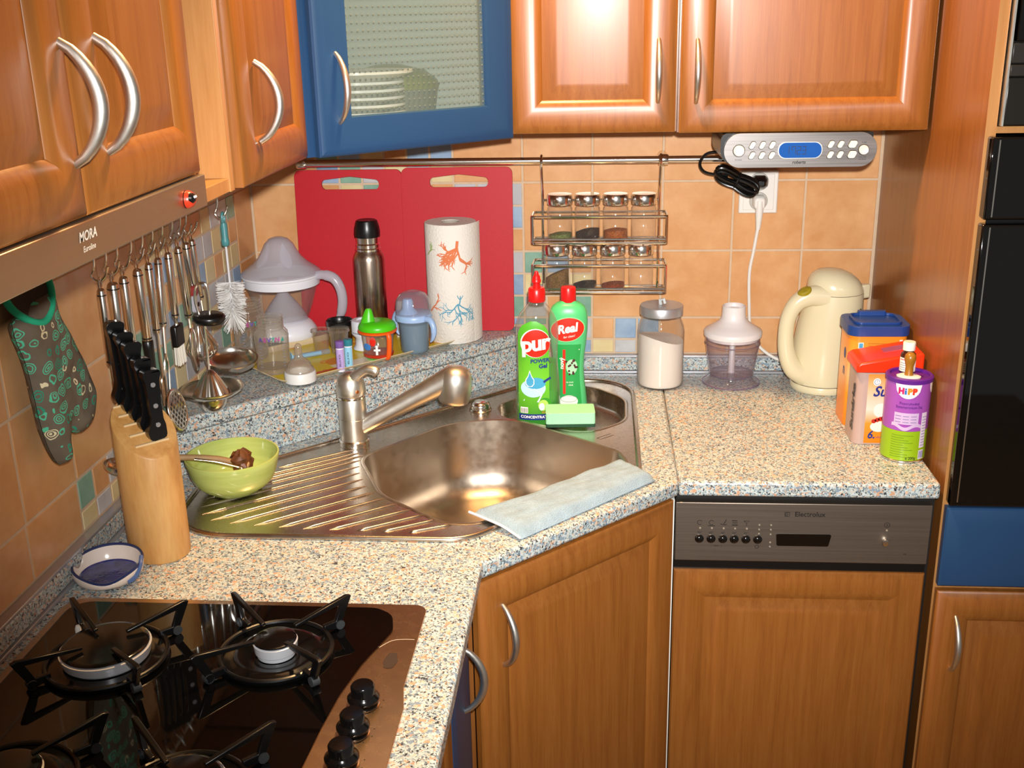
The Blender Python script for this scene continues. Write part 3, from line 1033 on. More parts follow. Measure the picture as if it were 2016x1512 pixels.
burner('rear_left', 0.156, -1.213, 0.053, 0.074, 0.066)
burner('rear_right', 0.366, -1.190, 0.0265, 0.070, 0.066)
burner('front_left', 0.156, -1.455, 0.036, 0.070, 0.066)
burner('front_right', 0.345, -1.462, 0.045, 0.070, 0.066)
MB().lathe([(0.004, 0.0073), (0.004, 0.022), (0.0025, 0.026), (0, 0.0265)], 10, (0.097, -1.165, 0)).build('spark_igniter', POR, hb)
for k, y in enumerate((-1.285, -1.339, -1.393, -1.447)):
    kn = MB().lathe([(0.0, 0.008), (0.0150, 0.008), (0.0190, 0.0120), (0.0190, 0.0145), (0.0150, 0.0180), (0.0138, 0.0200), (0.0142, 0.0285), (0.0125, 0.0310), (0, 0.0315)], 28, (0.497 - 0.0005 * k, y, 0)).build('control_knob', BLACKGLOSS, hb, ang=50)
    MB().lathe([(0.0178, 0.0053), (0.0185, 0.0058), (0.0168, 0.0064), (0.0150, 0.0062)], 28, (0.497 - 0.0005 * k, y, 0)).build('knob_ring', CHROME, kn)
    mark('dial_dots', [ell2d(0.0008, 0.0008, 0.497 + 0.023 * math.cos(a), y + 0.023 * math.sin(a), 8, 1) for a in (-0.9, -0.3, 0.3)], lambda u, v: (u, v, 0.0055), ink, kn)
# ================================================================== sink
sk = thing('sink', 'stainless steel corner sink with ribbed drainer and small second basin', 'sink', (0, 0, ZT))
pz = 0.0032
MB().prism(inset(SINK, 0.006), 0.0005, pz, [BAS1, BAS2]).build('plate', SINKM, sk)
rim = [(x, y, 0.0030) for x, y in inset(SINK, 0.005)]
MB().tube(rim, 0.0052, 10, closed=True).build('rim', SINKM, sk, ang=80)
def basin(poly, depth, tin, r, name, m):
    rings = []
    lip = inset(poly, -0.007)
    rings.append([(x, y, pz + 0.0002) for x, y in lip])
    rings.append([(x, y, pz + 0.0016) for x, y in inset(poly, -0.003)])
    rings.append([(x, y, pz + 0.0004) for x, y in poly])
    n = 10
    cx = sum(p[0] for p in poly) / len(poly)
    cy = sum(p[1] for p in poly) / len(poly)
    for k in range(1, n + 1):
        t = k / n
        # straight wall then a round bottom corner
        if t < 0.55:
            d = (depth - r) * t / 0.55
            ins = tin * t / 0.55
        else:
            a = (t - 0.55) / 0.45 * PI / 2
            d = depth - r + r * math.sin(a)
            ins = tin + r * (1 - math.cos(a))
        sc = 1 - ins / 0.20
        rings.append([(cx + (x - cx) * sc, cy + (y - cy) * sc, pz - d) for x, y in poly])
    sc2 = 0.1
    rings.append([(cx + (x - cx) * sc2, cy + (y - cy) * sc2, pz - depth - 0.003) for x, y in poly])
    return MB().loft(rings, cap0=False, cap1=True).build(name, m, sk, ang=60)
b1 = basin(BAS1, 0.155, 0.012, 0.06, 'main_basin', BASINM)
b2_ = basin(BAS2, 0.040, 0.004, 0.014, 'small_basin', SINKM)
MB().lathe([(0.043, -0.1555), (0.041, -0.1535), (0.03, -0.1545), (0, -0.1545)], 28, (0.60, -0.57, 0)).build('drain_strainer', CHROME, b1)
# ribs of the drainer, running from the front edge towards the basin
ribs = [((0.196, -0.585), (0.312, -0.500)), ((0.155, -0.640), (0.328, -0.512)), ((0.122, -0.685), (0.337, -0.525)), ((0.110, -0.722), (0.336, -0.548)), ((0.112, -0.755), (0.340, -0.576)), ((0.124, -0.783), (0.347, -0.605)),
        ((0.146, -0.804), (0.358, -0.633)), ((0.181, -0.814), (0.371, -0.661)), ((0.222, -0.820), (0.390, -0.688)), ((0.264, -0.825), (0.412, -0.710)), ((0.304, -0.829), (0.437, -0.731)), ((0.347, -0.831), (0.463, -0.753)), ((0.391, -0.833), (0.488, -0.772)), ((0.431, -0.835), (0.512, -0.789)), ((0.474, -0.836), (0.538, -0.806))]
for (a, b) in ribs:
    a, b = Vector((a[0], a[1], pz - 0.0006)), Vector((b[0], b[1], pz - 0.0006))
    n = 10
    pts = [tuple(a.lerp(b, i / n)) for i in range(n + 1)]
    rs = [0.0014] + [0.0040] * (n - 1) + [0.0014]
    MB().tube(pts, rs, 8, flat=0.9).build('drainer_rib', SINKM, sk, ang=80)
mark('stamp', [stroke2d([(0.765, -0.425), (0.79, -0.402), (0.797, -0.408), (0.772, -0.431), (0.765, -0.425)], 0.0012)], lambda u, v: (u, v, pz + 0.0003), mat('stamp_dark', '6a625a', 0.5, 0.5), sk)

# pop-up knob
t = thing('popup_knob', 'round chrome pop-up drain knob on the sink back rim', 'knob', (0.527, -0.272, ZT + pz + 0.0003))
MB().lathe([(0, 0), (0.020, 0), (0.021, 0.003), (0.020, 0.011), (0.017, 0.0165), (0.008, 0.019), (0, 0.0192)], 30).build('cap', CHROME, t, ang=50)
MB().lathe([(0.0225, 0), (0.0232, 0.0015), (0.0215, 0.003)], 30).build('base_ring', CHROME, t)

# ================================================================== mixer tap
TX, TY = 0.309, -0.470
tp = thing('mixer_tap', 'brushed single-lever mixer tap with pull-out spout behind the basin', 'tap', (TX, TY, ZT + pz + 0.0002))
MB().lathe([(0, 0), (0.0285, 0), (0.029, 0.003), (0.0285, 0.011), (0.0262, 0.013)], 36).build('base_ring', CHROME, tp)
MB().lathe([(0.0258, 0.0125), (0.0258, 0.0545), (0.0250, 0.0552)], 36).build('lower_body', NICKEL, tp)
MB().lathe([(0.0250, 0.0554), (0.0258, 0.0562), (0.0258, 0.092), (0.0248, 0.094)], 36).build('upper_body', NICKEL, tp)
MB().lathe([(0.0240, 0.0935), (0.0262, 0.095), (0.0262, 0.0985), (0.0245, 0.100)], 36).build('collar', CHROME, tp)
dome = MB().lathe([(0.0255, 0.100), (0.0272, 0.103), (0.0276, 0.110), (0.0268, 0.120), (0.0242, 0.130), (0.019, 0.138), (0.011, 0.143), (0, 0.1445)], 36).build('lever_cap', NICKEL, tp, ang=60)
lv = bez([(0.004, -0.006, 0.128), (0.018, -0.010, 0.142), (0.034, -0.013, 0.152), (0.048, -0.015, 0.152), (0.057, -0.016, 0.147)], 6)
MB().tube(lv, [0.012, 0.0122, 0.0122, 0.012, 0.0115, 0.011, 0.0105, 0.010, 0.0098, 0.0096, 0.0095, 0.0094, 0.0094, 0.0094, 0.0095, 0.0096, 0.0097, 0.0099, 0.010, 0.0102, 0.0102, 0.010, 0.0095, 0.008, 0.005], 14, flat=0.95).build('lever', NICKEL, dome, ang=70)
MB().lathe([(0.0033, 0), (0.0036, 0.001), (0.002, 0.0018), (0, 0.0018)], 12, mtx=Matrix.Translation((0.0165, -0.0212, 0.112)) @ Matrix.Rotation(PI / 2, 4, 'X') @ Matrix.Rotation(0.6, 4, 'Y')).build('marker_dot', mat('copper_dot', 'b06a3a', 0.3, 0.8), dome)
sd = Vector((0.184, 0.014, 0.098))
s0 = Vector((0.006, 0.0, 0.032))
s1 = s0 + sd * 0.42
s2 = s0 + sd
MB().tube([tuple(s0.lerp(s1, i / 5)) for i in range(6)], [0.0175, 0.0170, 0.0168, 0.0168, 0.0168, 0.0170], 20).build('spout_arm', NICKEL, tp, ang=70)
hs = [tuple(s1.lerp(s2, i / 8)) for i in range(9)]
hose = MB().tube(hs, [0.0174, 0.0178, 0.0182, 0.0188, 0.0195, 0.0203, 0.0214, 0.0228, 0.0240], 22).build('pull_out_handle', NICKEL, tp, ang=70)
hm = Matrix.Translation(tuple(s2 + Vector((0.004, 0, -0.012)))) @ Matrix.Rotation(math.radians(7), 4, 'Y')
MB().lathe([(0, -0.036), (0.024, -0.036), (0.0275, -0.035), (0.0295, -0.028), (0.0310, -0.010), (0.0312, 0.002), (0.0300, 0.013), (0.0260, 0.023), (0.019, 0.030), (0.010, 0.0335), (0, 0.0345)], 32, mtx=hm).build('spray_head', NICKEL, tp, ang=60)
MB().lathe([(0, -0.0385), (0.020, -0.0385), (0.0225, -0.036)], 28, mtx=hm).build('spray_face', mat('spray_grey', '3c3a38', 0.5), tp)

# ================================================================== folded towel on the front edge
tw = thing('dish_towel', 'folded pale blue terry cloth over the sink front edge', 'towel', (0, 0, ZT))
TOW = mat('terry_blue', '97aebb', 0.95, spec=0.1, vary=0.12, vscale=40, bump=1.0, bscale=520, bdist=0.003, sheen=0.3)
p00, p10, p11, p01 = Vector((0.650, -0.852)), Vector((0.866, -0.622)), Vector((0.806, -0.566)), Vector((0.602, -0.770))
tip = Vector((0.563, -0.775))
def towel_pt(u, v, top):
    a = p00.lerp(p10, u)
    b = p01.lerp(p11, u)
    q = a.lerp(b, v)
    if u < 0.28:                       # the left end drags out to a tip over the rim
        w = (1 - u / 0.28) ** 1.6
        q = q + (tip - p01) * w * v ** 1.2
    z = 0.0022 + 0.006 * (v > 0.12) * 0
    on_rim = max(0.0, min(1.0, ((q.x - q.y) - 1.50) / -0.06))
    z += 0.006 * on_rim
    if top:
        e = min(u, 1 - u, v * 0.45, (1 - v) * 0.45)
        th = 0.0165 * min(1.0, math.sqrt(max(e, 0) / 0.045)) + 0.0004
        th *= 0.62 + 0.38 * min(1, u * 3 + 0.2)
        z += th + 0.0012 * math.sin(u * 23 + v * 5) * min(1, e * 20) + 0.0008 * math.sin(v * 31 + u * 9) * min(1, e * 20)
    return (q.x, q.y, z)
mb = MB()
mb.grid(lambda u, v: towel_pt(u, v, True), 44, 16)
mb.grid(lambda u, v: towel_pt(u, v, False), 44, 16)
mb.build('top_fold', TOW, tw, ang=70)
hem = [towel_pt(0.0, v / 14, False) for v in range(15)]
MB().tube([(x - 0.001, y - 0.001, z + 0.0035) for x, y, z in hem], 0.0022, 8).build('hem', mat('hem_white', 'd5d3da', 0.9), tw)

# ================================================================== things in the small basin
zb = ZT + pz - 0.0402
# washing-up liquid: clear bottle, flattened and waisted
PG = Vector((0.646, -0.287, zb))
px = thing('detergent_bottle', 'clear waisted bottle of green washing-up gel with red nozzle', 'bottle', tuple(PG), 0.10)
px.scale = (1.02, 1, 1.04)
PROF = [(0.000, 0.0395, 0.025), (0.004, 0.0425, 0.028), (0.02, 0.0440, 0.0300), (0.06, 0.0440, 0.0300), (0.10, 0.0425, 0.0290), (0.125, 0.0405, 0.0275), (0.145, 0.0390, 0.0270), (0.165, 0.0395, 0.0275), (0.185, 0.0410, 0.0290), (0.205, 0.0415, 0.0295), (0.222, 0.0395, 0.0285), (0.238, 0.0330, 0.0255), (0.250, 0.0230, 0.0200), (0.258, 0.0165, 0.0160), (0.266, 0.0150, 0.0150)]
def section(prof, z, off=0.0, power=2.3):
    for (z0, a0, b0), (z1, a1, b1) in zip(prof, prof[1:]):
        if z0 <= z <= z1:
            t = (z - z0) / (z1 - z0)
            return a0 + (a1 - a0) * t + off, b0 + (b1 - b0) * t + off
    return (prof[-1][1] + off, prof[-1][2] + off) if z > prof[-1][0] else (prof[0][1] + off, prof[0][2] + off)
def sup(a, b, z, n=40, p=2.4):
    out = []
    for i in range(n):
        t = 2 * PI * i / n
        c_, s_ = math.cos(t), math.sin(t)
        out.append((a * math.copysign(abs(c_) ** (2 / p), c_), b * math.copysign(abs(s_) ** (2 / p), s_), z))
    return out
def front(prof, x, z, off=0.0004, p=2.4):
    a, b = section(prof, z, off)
    k = min(0.999, abs(x / a))
    return (x, -b * (1 - k ** p) ** (1 / p), z)
CLEAR = thin('clear_pet', 'f2f0ec', 0.05, 'd8d4cc', 0.04, 1.0, 0.28)
MB().loft([sup(a, b, z) for z, a, b in PROF], cap0=True, cap1=False).build('bottle_body', CLEAR, px, ang=70)
GEL = NT('green_gel')
GEL.b.inputs['Base Color'].default_value = lin('1f8c0c')
GEL.b.inputs['Roughness'].default_value = 0.12
GEL.b.inputs['Subsurface Weight'].default_value = 0.0
GEL.b.inputs['Specular IOR Level'].default_value = 0.5
MB().loft([sup(section(PROF, z, -0.0016)[0], section(PROF, z, -0.0016)[1], z) for z in (0.0025, 0.02, 0.06, 0.10, 0.125, 0.145)], True, True).build('green_liquid', GEL.m, px, ang=70)
RED = mat('red_plastic', 'cf1717', 0.3, spec=0.5)
MB().lathe([(0.0165, 0.262), (0.0170, 0.264), (0.0162, 0.285), (0.0140, 0.288), (0.0075, 0.2885), (0.0072, 0.297), (0.0088, 0.2985), (0.0088, 0.303), (0.0076, 0.3045), (0.0072, 0.309), (0.0050, 0.312), (0.0030, 0.319), (0, 0.320)], 24).build('red_nozzle', RED, px, ang=40)
pf = lambda off: (lambda u, v: front(PROF, u, v, off))
LBG = NT('label_green')
_v = LBG.coords()
_s = LBG.n('ShaderNodeSeparateXYZ')
LBG.l(_v, _s.inputs[0])
_c = LBG.ramp([(0.0, '2f7f1e'), (0.45, '6cbf2c'), (1.0, '4fae2a')], LBG.n('ShaderNodeMapRange', i_1=0.02, i_2=0.22).outputs[0])
LBG.l(_s.outputs[2], [n for n in LBG.t.nodes if n.type == 'MAP_RANGE'][0].inputs[0])
LBG.l(_c, LBG.b.inputs['Base Color'])
LBG.b.inputs['Roughness'].default_value = 0.35
def lab_half(z):
    return 0.031 * (1 - max(0, (z - 0.20) / 0.03) ** 2) ** 0.5 if z < 0.23 else 0.0
def labgrid(z0, z1, nz=26, nxx=10, off=0.0006, xs=-0.0085, k=0.95):
    vs, fs = [], []
    for j in range(nz + 1):
        z = z0 + (z1 - z0) * j / nz
        hw = max(0.002, lab_half(z)) * k
        for i in range(nxx + 1):
            vs.append((xs - hw + 2 * hw * i / nxx, z))
    for j in range(nz):
        for i in range(nxx):
            q = j * (nxx + 1) + i
            fs.append((q, q + 1, q + nxx + 2, q + nxx + 1))
    return vs, fs
lb = mark('label', [labgrid(0.034, 0.2295)], pf(0.0006), LBG.m, px)
LW = mat('print_paper_white', 'f3f0ea', 0.4)
LR = mat('print_red', 'd9230f', 0.4)
LN = mat('print_navy', '1b2f7c', 0.4)
LS = mat('print_sky', '3f9cc9', 0.4)
LP = mat('print_pale_blue', 'b4dced', 0.4)
LG = mat('print_dark_green', '2c8a1c', 0.4)
LY = mat('print_lime', 'a9d65c', 0.4)
mark('band', [labgrid(0.034, 0.046, 4)], pf(0.0008), LN, lb)
mark('lettering', [shift(text2d('CONCENTRATED', 0.0075, 0, 0.0002), -0.005, 0.040)], pf(0.0011), LW, lb)
mark('badge_ring', [ell2d(0.0285, 0.0285, -0.005, 0.187)], pf(0.0008), LW, lb)
mark('badge', [ell2d(0.0272, 0.0272, -0.004, 0.1865)], pf(0.0010), LR, lb)
mark('lettering', [shift(text2d('pur', 0.042, 0.12, 0.0014, 0.92), -0.006, 0.186, 1.0, 0.14)], pf(0.0016), LW, lb, 'white brand lettering on the red badge')
mark('lettering', [shift(text2d('POWER', 0.0105, 0.1, 0.0004), 0.003, 0.152, 1.0, 0.07), shift(text2d('Gel', 0.0115, 0.1, 0.0005), 0.009, 0.1415, 1.0, 0.07)], pf(0.0011), LN, lb)
mark('picture_plate', [ell2d(0.024, 0.018, -0.010, 0.098)], pf(0.0009), LP, lb)
mark('picture_pan', [shift(ell2d(0.020, 0.011, 0, 0), -0.006, 0.108)], pf(0.0011), LS, lb)
mark('picture_handle', [stroke2d([(0.010, 0.110), (0.018, 0.115), (0.024, 0.118)], 0.0045)], pf(0.0013), LN, lb)
drop = [(0.0, 0.019), (0.0035, 0.008), (0.0085, 0.0), (0.0085, -0.008), (0.0045, -0.0135), (-0.0045, -0.0135), (-0.0085, -0.008), (-0.0085, 0.0), (-0.0035, 0.008)]
mark('picture_drop', [poly2d([(x - 0.0165, y + 0.115) for x, y in drop])], pf(0.0013), LW, lb)
mark('picture_drop', [poly2d([(x * 0.82 - 0.0165, y * 0.85 + 0.1147) for x, y in drop])], pf(0.0016), LS, lb)
mark('picture_plates', [poly2d([(-0.030, 0.073), (-0.008, 0.098), (0.008, 0.086), (0.000, 0.070)])], pf(0.0012), mat('print_ice', 'd9eef3', 0.4), lb)
mark('picture_leaf', [ell2d(0.0125, 0.0125, 0.013, 0.066)], pf(0.0012), LG, lb)
mark('picture_apple', [ell2d(0.010, 0.011, 0.009, 0.064)], pf(0.0014), LY, lb)
mark('picture_apple_core', [ell2d(0.0055, 0.0075, 0.006, 0.061)], pf(0.0016), LW, lb)
mark('barcode_field', [rect2d(-0.035, -0.021, 0.048, 0.060, 4, 2)], pf(0.0010), LW, lb)
mark('barcode', [rect2d(-0.034 + 0.0022 * k, -0.033 + 0.0022 * k, 0.049, 0.058, 1, 1) for k in range(6)], pf(0.0013), ink, lb)
mark('lettering', [shift(text2d('apple', 0.006, 0.1), 0.012, 0.0505)], pf(0.0011), mat('print_orange', 'd9762c', 0.4), lb)

# scouring cream bottle behind it
RG = Vector((0.706, -0.229, zb))
rx_ = thing('scouring_cream_bottle', 'pale green waisted scouring cream bottle with red cap', 'bottle', tuple(RG), 0.04)
rx_.scale = (1, 1, 1.045)
PR2 = [(0.0, 0.034, 0.021), (0.004, 0.037, 0.024), (0.03, 0.039, 0.0255), (0.06, 0.036, 0.0245), (0.09, 0.0325, 0.023), (0.115, 0.0310, 0.0225), (0.14, 0.0325, 0.023), (0.165, 0.0360, 0.024), (0.19, 0.0385, 0.025), (0.21, 0.0390, 0.025), (0.225, 0.0375, 0.0245), (0.236, 0.033, 0.0225), (0.243, 0.024, 0.018), (0.246, 0.016, 0.0145), (0.250, 0.014, 0.014)]
MB().loft([sup(a, b, z, 40, 2.6) for z, a, b in PR2], True, True).build('bottle_body', mat('mint_plastic', '4fc07a', 0.35), rx_, ang=70)
MB().lathe([(0.0152, 0.246), (0.0157, 0.248), (0.0152, 0.272), (0.0140, 0.2745), (0, 0.2745)], 28).build('red_cap', RED, rx_, ang=40)
rf = lambda off: (lambda u, v: front(PR2, u, v, off, 2.6))
mark('badge_ring', [shift(ell2d(0.0350, 0.0245, 0, 0), -0.002, 0.196, 1, 0.14)], rf(0.0005), mat('print_light_green', '8fdc9a', 0.4), rx_)
bg_ = mark('badge', [shift(ell2d(0.0335, 0.0230, 0, 0), -0.002, 0.196, 1, 0.14)], rf(0.0008), LR, rx_)
mark('lettering', [shift(text2d('Real', 0.0235, 0.25, 0.0009), -0.003, 0.1975, 1, 0.16), shift(text2d('for clean!', 0.0062, 0.25), 0.001, 0.1825, 1, 0.16)], rf(0.0013), LW, bg_, 'white brand lettering on the red oval')
def lab2(z0, z1, nz=14):
    vs, fs = [], []
    for j in range(nz + 1):
        z = z0 + (z1 - z0) * j / nz
        a = section(PR2, z)[0] * 0.70
        top = 0.165 + 0.0
        for i in range(9):
            vs.append((-a + 2 * a * i / 8, z))
    for j in range(nz):
        for i in range(8):
            q = j * 9 + i
            fs.append((q, q + 1, q + 10, q + 9))
    return vs, fs
l2 = mark('label', [lab2(0.036, 0.166)], rf(0.0005), mat('label_mid_green', '249a4a', 0.4), rx_)
mark('label_line', [stroke2d([(-0.025, 0.151), (0.022, 0.1555)], 0.0018)], rf(0.0009), LW, l2)
mark('stripe', [rect2d(-0.012, -0.0065, 0.066, 0.156, 1, 8)], rf(0.0008), LR, l2)
mark('lettering', [shift(text2d('nový', 0.012, 0, 0.0003), -0.014, 0.128, 1, PI / 2), shift(text2d('na nové', 0.0045), 0.002, 0.090), shift(text2d('vůně', 0.0045), 0.004, 0.084)], rf(0.0011), LW, l2)
mark('picture_spots', [ell2d(0.0115, 0.0150, 0.006, 0.121, 20, 3)], rf(0.0008), mat('print_mint', 'a7d9b4', 0.4), l2)
rs_ = random.Random(3)
mark('picture_berries', [ell2d(0.0022, 0.0024, 0.006 + rs_.uniform(-0.011, 0.011), 0.121 + rs_.uniform(-0.016, 0.016), 10, 1) for k in range(16)], rf(0.0011), mat('print_dark_red', '4a1420', 0.4), l2)
mark('picture_basin', [ell2d(0.0185, 0.0125, 0.0, 0.051)], rf(0.0009), mat('print_white_green', 'dfeee0', 0.4), l2)
mark('picture_basin_rim', [stroke2d([(0.0165 * math.cos(k * 0.3), 0.056 + 0.0065 * math.sin(k * 0.3)) for k in range(22)], 0.0009)], rf(0.0012), mat('print_grey', '8a9a8c', 0.4), l2)

# sponge on the rim of the small basin
sp = thing('sponge', 'pale green rectangular sponge beside the detergent bottle', 'sponge', (0.713, -0.345, ZT + 0.0045), 0.06, rot=(math.radians(-3), 0, 0.06))
SPM = mat('sponge_green', 'a0e4b8', 0.95, spec=0.1, bump=0.8, bscale=500, bdist=0.002)
MB().prism(rrect(-0.049, 0.047, -0.032, 0.032, 0.005, 3), 0.006, 0.0285).build('foam', SPM, sp, bevel=0.004)
MB().prism(rrect(-0.049, 0.047, -0.032, 0.032, 0.005, 3), 0.0, 0.0055).build('scouring_pad', mat('scour_dark', '1f4a33', 0.95, bump=0.6, bscale=900), sp)
# ================================================================== back wall: boards, rail, rack, radio, socket
REDB = mat('red_board', 'b81522', 0.5, spec=0.3, bump=0.25, bscale=500, bdist=0.0006)
def board(x, lean_y, w, h, label, rz=0.0):
    t = thing('cutting_board', label, 'cutting board', (x, -0.034 - lean_y, ZL + 0.0004), 0, 'red cutting boards', rot=(math.radians(-4.3), 0, rz))
    out = rrect(0, w, 0, h, 0.014, 6)
    cx = w * 0.52
    hole = ccw(fillet([(cx - 0.062, h - 0.042), (cx + 0.062, h - 0.042), (cx + 0.064, h - 0.022), (cx, h - 0.0145), (cx - 0.064, h - 0.022)], [0.009, 0.009, 0.009, 0.03, 0.009], 4))
    mm = Matrix(((1, 0, 0, 0), (0, 0, -1, 0), (0, 1, 0, 0), (0, 0, 0, 1)))
    MB().prism(out, 0, 0.008, [hole], mtx=mm).build('board', REDB, t, bevel=0.002)
    return t
board(0.106, 0.0, 0.236, 0.353, 'red plastic cutting board behind the thermos flask, left one')
board(0.341, 0.0006, 0.240, 0.356, 'red plastic cutting board behind the paper towel roll')

rl = thing('utensil_rail', 'chrome rail along the back wall under the cabinets', 'rail', (0, -0.052, 1.337))
MB().tube([(0.128, 0, 0), (1.062, 0, 0)], 0.008, 16).build('tube', CHROME, rl)
for x in (0.135, 0.8985, 1.055):
    b = MB().lathe([(0.0105, -0.010), (0.0118, -0.006), (0.0118, 0.006), (0.0105, 0.010), (0.0082, 0.010), (0.0082, -0.010), (0.0105, -0.010)], 20, mtx=Matrix.Translation((x, 0, 0)) @ Matrix.Rotation(PI / 2, 4, 'Y')).build('bracket', CHROME, rl, ang=50)
    MB().tube([(x, 0.010, 0.0), (x, 0.030, 0.002), (x, 0.0505, 0.002)], [0.005, 0.005, 0.011], 14).build('wall_foot', CHROME, b)

# spice rack: two wire shelves hanging on the rail
sr = thing('spice_rack', 'two tier chrome wire spice rack hanging on the rail', 'rack', (0, 0, 0))
wr = 0.0030
for x in (0.646, 0.893):
    MB().tube(bez([(x, -0.044, 1.3435), (x, -0.052, 1.3478), (x, -0.0625, 1.341), (x, -0.0635, 1.33), (x, -0.040, 1.29), (x, -0.030, 1.25), (x, -0.030, 1.165), (x, -0.036, 1.12), (x, -0.030, 1.06)], 6), wr, 8).build('hanger', CHROME, sr)
for zt, zb_ in ((1.226, 1.170), (1.122, 1.064)):
    for z in (zt, zb_):
        MB().tube([(x, y, z) for x, y in rrect(0.626, 0.908, -0.090, -0.028, 0.008, 4)], wr, 8, closed=True).build('shelf_wire', CHROME, sr)
    for x in (0.627, 0.907):
        MB().tube([(x, -0.0895, zt), (x, -0.0895, zb_)], wr, 8).build('upright', CHROME, sr)
    for x in (0.66, 0.70, 0.74, 0.78, 0.82, 0.86):
        MB().tube([(x, -0.090, zb_), (x, -0.028, zb_)], wr * 0.7, 6).build('cross_wire', CHROME, sr)
    MB().tube([(0.627, -0.0895, zb_ + 0.008), (0.907, -0.0895, zb_ + 0.008)], wr * 0.8, 6).build('shelf_wire', CHROME, sr)
MB().tube([(0.646, -0.030, 1.252), (0.893, -0.030, 1.252)], wr, 8).build('back_wire', CHROME, sr)

JG = thin('jar_glass', 'fbf9f4', 0.03, 'f0ece4', 0.05, 1.0, 0.12)
def spice_jar(loc, fill, fcol, label, tilt=0.0):
    t = thing('spice_jar', label, 'spice jar', loc, 0, 'chrome lidded spice jars')
    t.scale = (1, 1, 0.945)
    r = 0.0262
    MB().lathe([(0, 0.001), (r - 0.003, 0.0), (r, 0.003), (r, 0.070), (r - 0.004, 0.076), (r - 0.004, 0.082)], 32).build('glass', JG, t, ang=60)
    MB().lathe([(0, 0.078), (r * 1.0, 0.078), (r * 1.02, 0.079), (r * 1.02, 0.0985), (r * 0.95, 0.101), (0, 0.1015)], 32).build('lid', CHROME, t, ang=40)
    if fill > 0:
        rr = r - 0.0016
        seg = 24
        mb = MB()
        rings = [[(rr * math.cos(2 * PI * i / seg), rr * math.sin(2 * PI * i / seg), 0.0026) for i in range(seg)],
                 [(rr * math.cos(2 * PI * i / seg), rr * math.sin(2 * PI * i / seg), max(0.004, fill + tilt * math.cos(2 * PI * i / seg + 0.4))) for i in range(seg)],
                 [(rr * 0.5 * math.cos(2 * PI * i / seg), rr * 0.5 * math.sin(2 * PI * i / seg), max(0.004, fill + 0.003 + tilt * 0.5 * math.cos(2 * PI * i / seg + 0.4))) for i in range(seg)]]
        mb.loft(rings, True, True).build('spice', mat('spice_' + fcol, fcol, 0.95, vary=0.5, vscale=300, bump=1.0, bscale=600, bdist=0.003), t)
    return t
top_ = [(0.684, 0.012, '6f7a42', 0.003, 'chrome lidded jar of dried green herbs, upper shelf leftmost'), (0.742, 0.020, '2e1e16', 0.005, 'chrome lidded jar of dark cloves, upper shelf second from left'),
        (0.801, 0.020, 'a5561c', 0.002, 'chrome lidded jar with orange-brown powder film, upper shelf'), (0.860, 0.0, '000000', 0, 'empty chrome lidded jar at right end of upper shelf')]
low_ = [(0.677, 0.034, '7a5a30', 0.012, 'chrome lidded jar of brown ground spice, lower shelf leftmost'), (0.736, 0.012, '241a16', 0.004, 'chrome lidded jar of black peppercorns on the lower shelf'),
        (0.796, 0.010, '8c3a14', 0.003, 'chrome lidded jar of red paprika on the lower shelf'), (0.856, 0.0, '000000', 0, 'empty chrome lidded jar at right end of lower shelf')]
for x, fi, co, ti, la in top_:
    spice_jar((x, -0.0600, 1.1738), fi, co, la, ti)
for x, fi, co, ti, la in low_:
    spice_jar((x, -0.0600, 1.0678), fi, co, la, ti)

# under-cabinet radio
ra = thing('kitchen_radio', 'silver under-cabinet clock radio with blue display reading 1723', 'radio', (1.1245, -0.335, 1.3865))
out = fillet([(-0.1345, -0.0305), (0.1345, -0.0305), (0.1345, 0.0305), (-0.1345, 0.0305)], 0.0302, 12)
fm = Matrix(((1, 0, 0, 0), (0, 0, -1, 0), (0, 1, 0, 0), (0, 0, 0, 1)))
MB().prism(ccw(out), 0.0, 0.006, mtx=fm).build('front_panel', steel('radio_silver', (0.56, 0.54, 0.53), 0.36, (4, 4, 250), 0.1), ra, bevel=0.002)
ob = fillet([(-0.140, -0.026), (0.128, -0.026), (0.128, 0.030), (-0.140, 0.030)], [0.026, 0.026, 0.004, 0.012], 8)
MB().prism(ccw(ob), -0.16, -0.0005, mtx=fm).build('housing', BLACKPLA, ra)
rp = lambda u, v: (u, -0.0064, v)
ds = fillet([(-0.0375, -0.0135), (0.0375, -0.0135), (0.0375, 0.0135), (-0.0375, 0.0135)], 0.0125, 8)
MB().prism(ccw([(x * 1.04, y * 1.08) for x, y in ds]), 0.0061, 0.0072, mtx=fm).build('display_bezel', NICKEL, ra)
dp = MB().prism(ccw(ds), 0.0073, 0.0078, mtx=fm).build('display', mat('display_blue', '1a4f9c', 0.15, emit='1a56b0', es=0.12), ra)
seg7 = {'1': 'bc', '7': 'abcf', '2': 'abged', '3': 'abgcd'}
def digit(ch, x, w=0.0062, h=0.0135, y=-0.001):
    P = dict(a=((0, h), (w, h)), b=((w, h / 2), (w, h)), c=((w, 0), (w, h / 2)), d=((0, 0), (w, 0)), e=((0, 0), (0, h / 2)), f=((0, h / 2), (0, h)), g=((0, h / 2), (w, h / 2)))
    return [stroke2d([(x + a[0], y - h / 2 + a[1]), (x + b[0], y - h / 2 + b[1])], 0.0009) for k in seg7[ch] for a, b in [P[k]]]
mark('digits', digit('1', -0.026) + digit('7', -0.0145) + digit('2', -0.0055) + digit('3', 0.0035), lambda u, v: (u, -0.0081, v + 0.001), ink, dp)
BTN = mat('button_silver', 'e6e6e2', 0.25, 0.2)
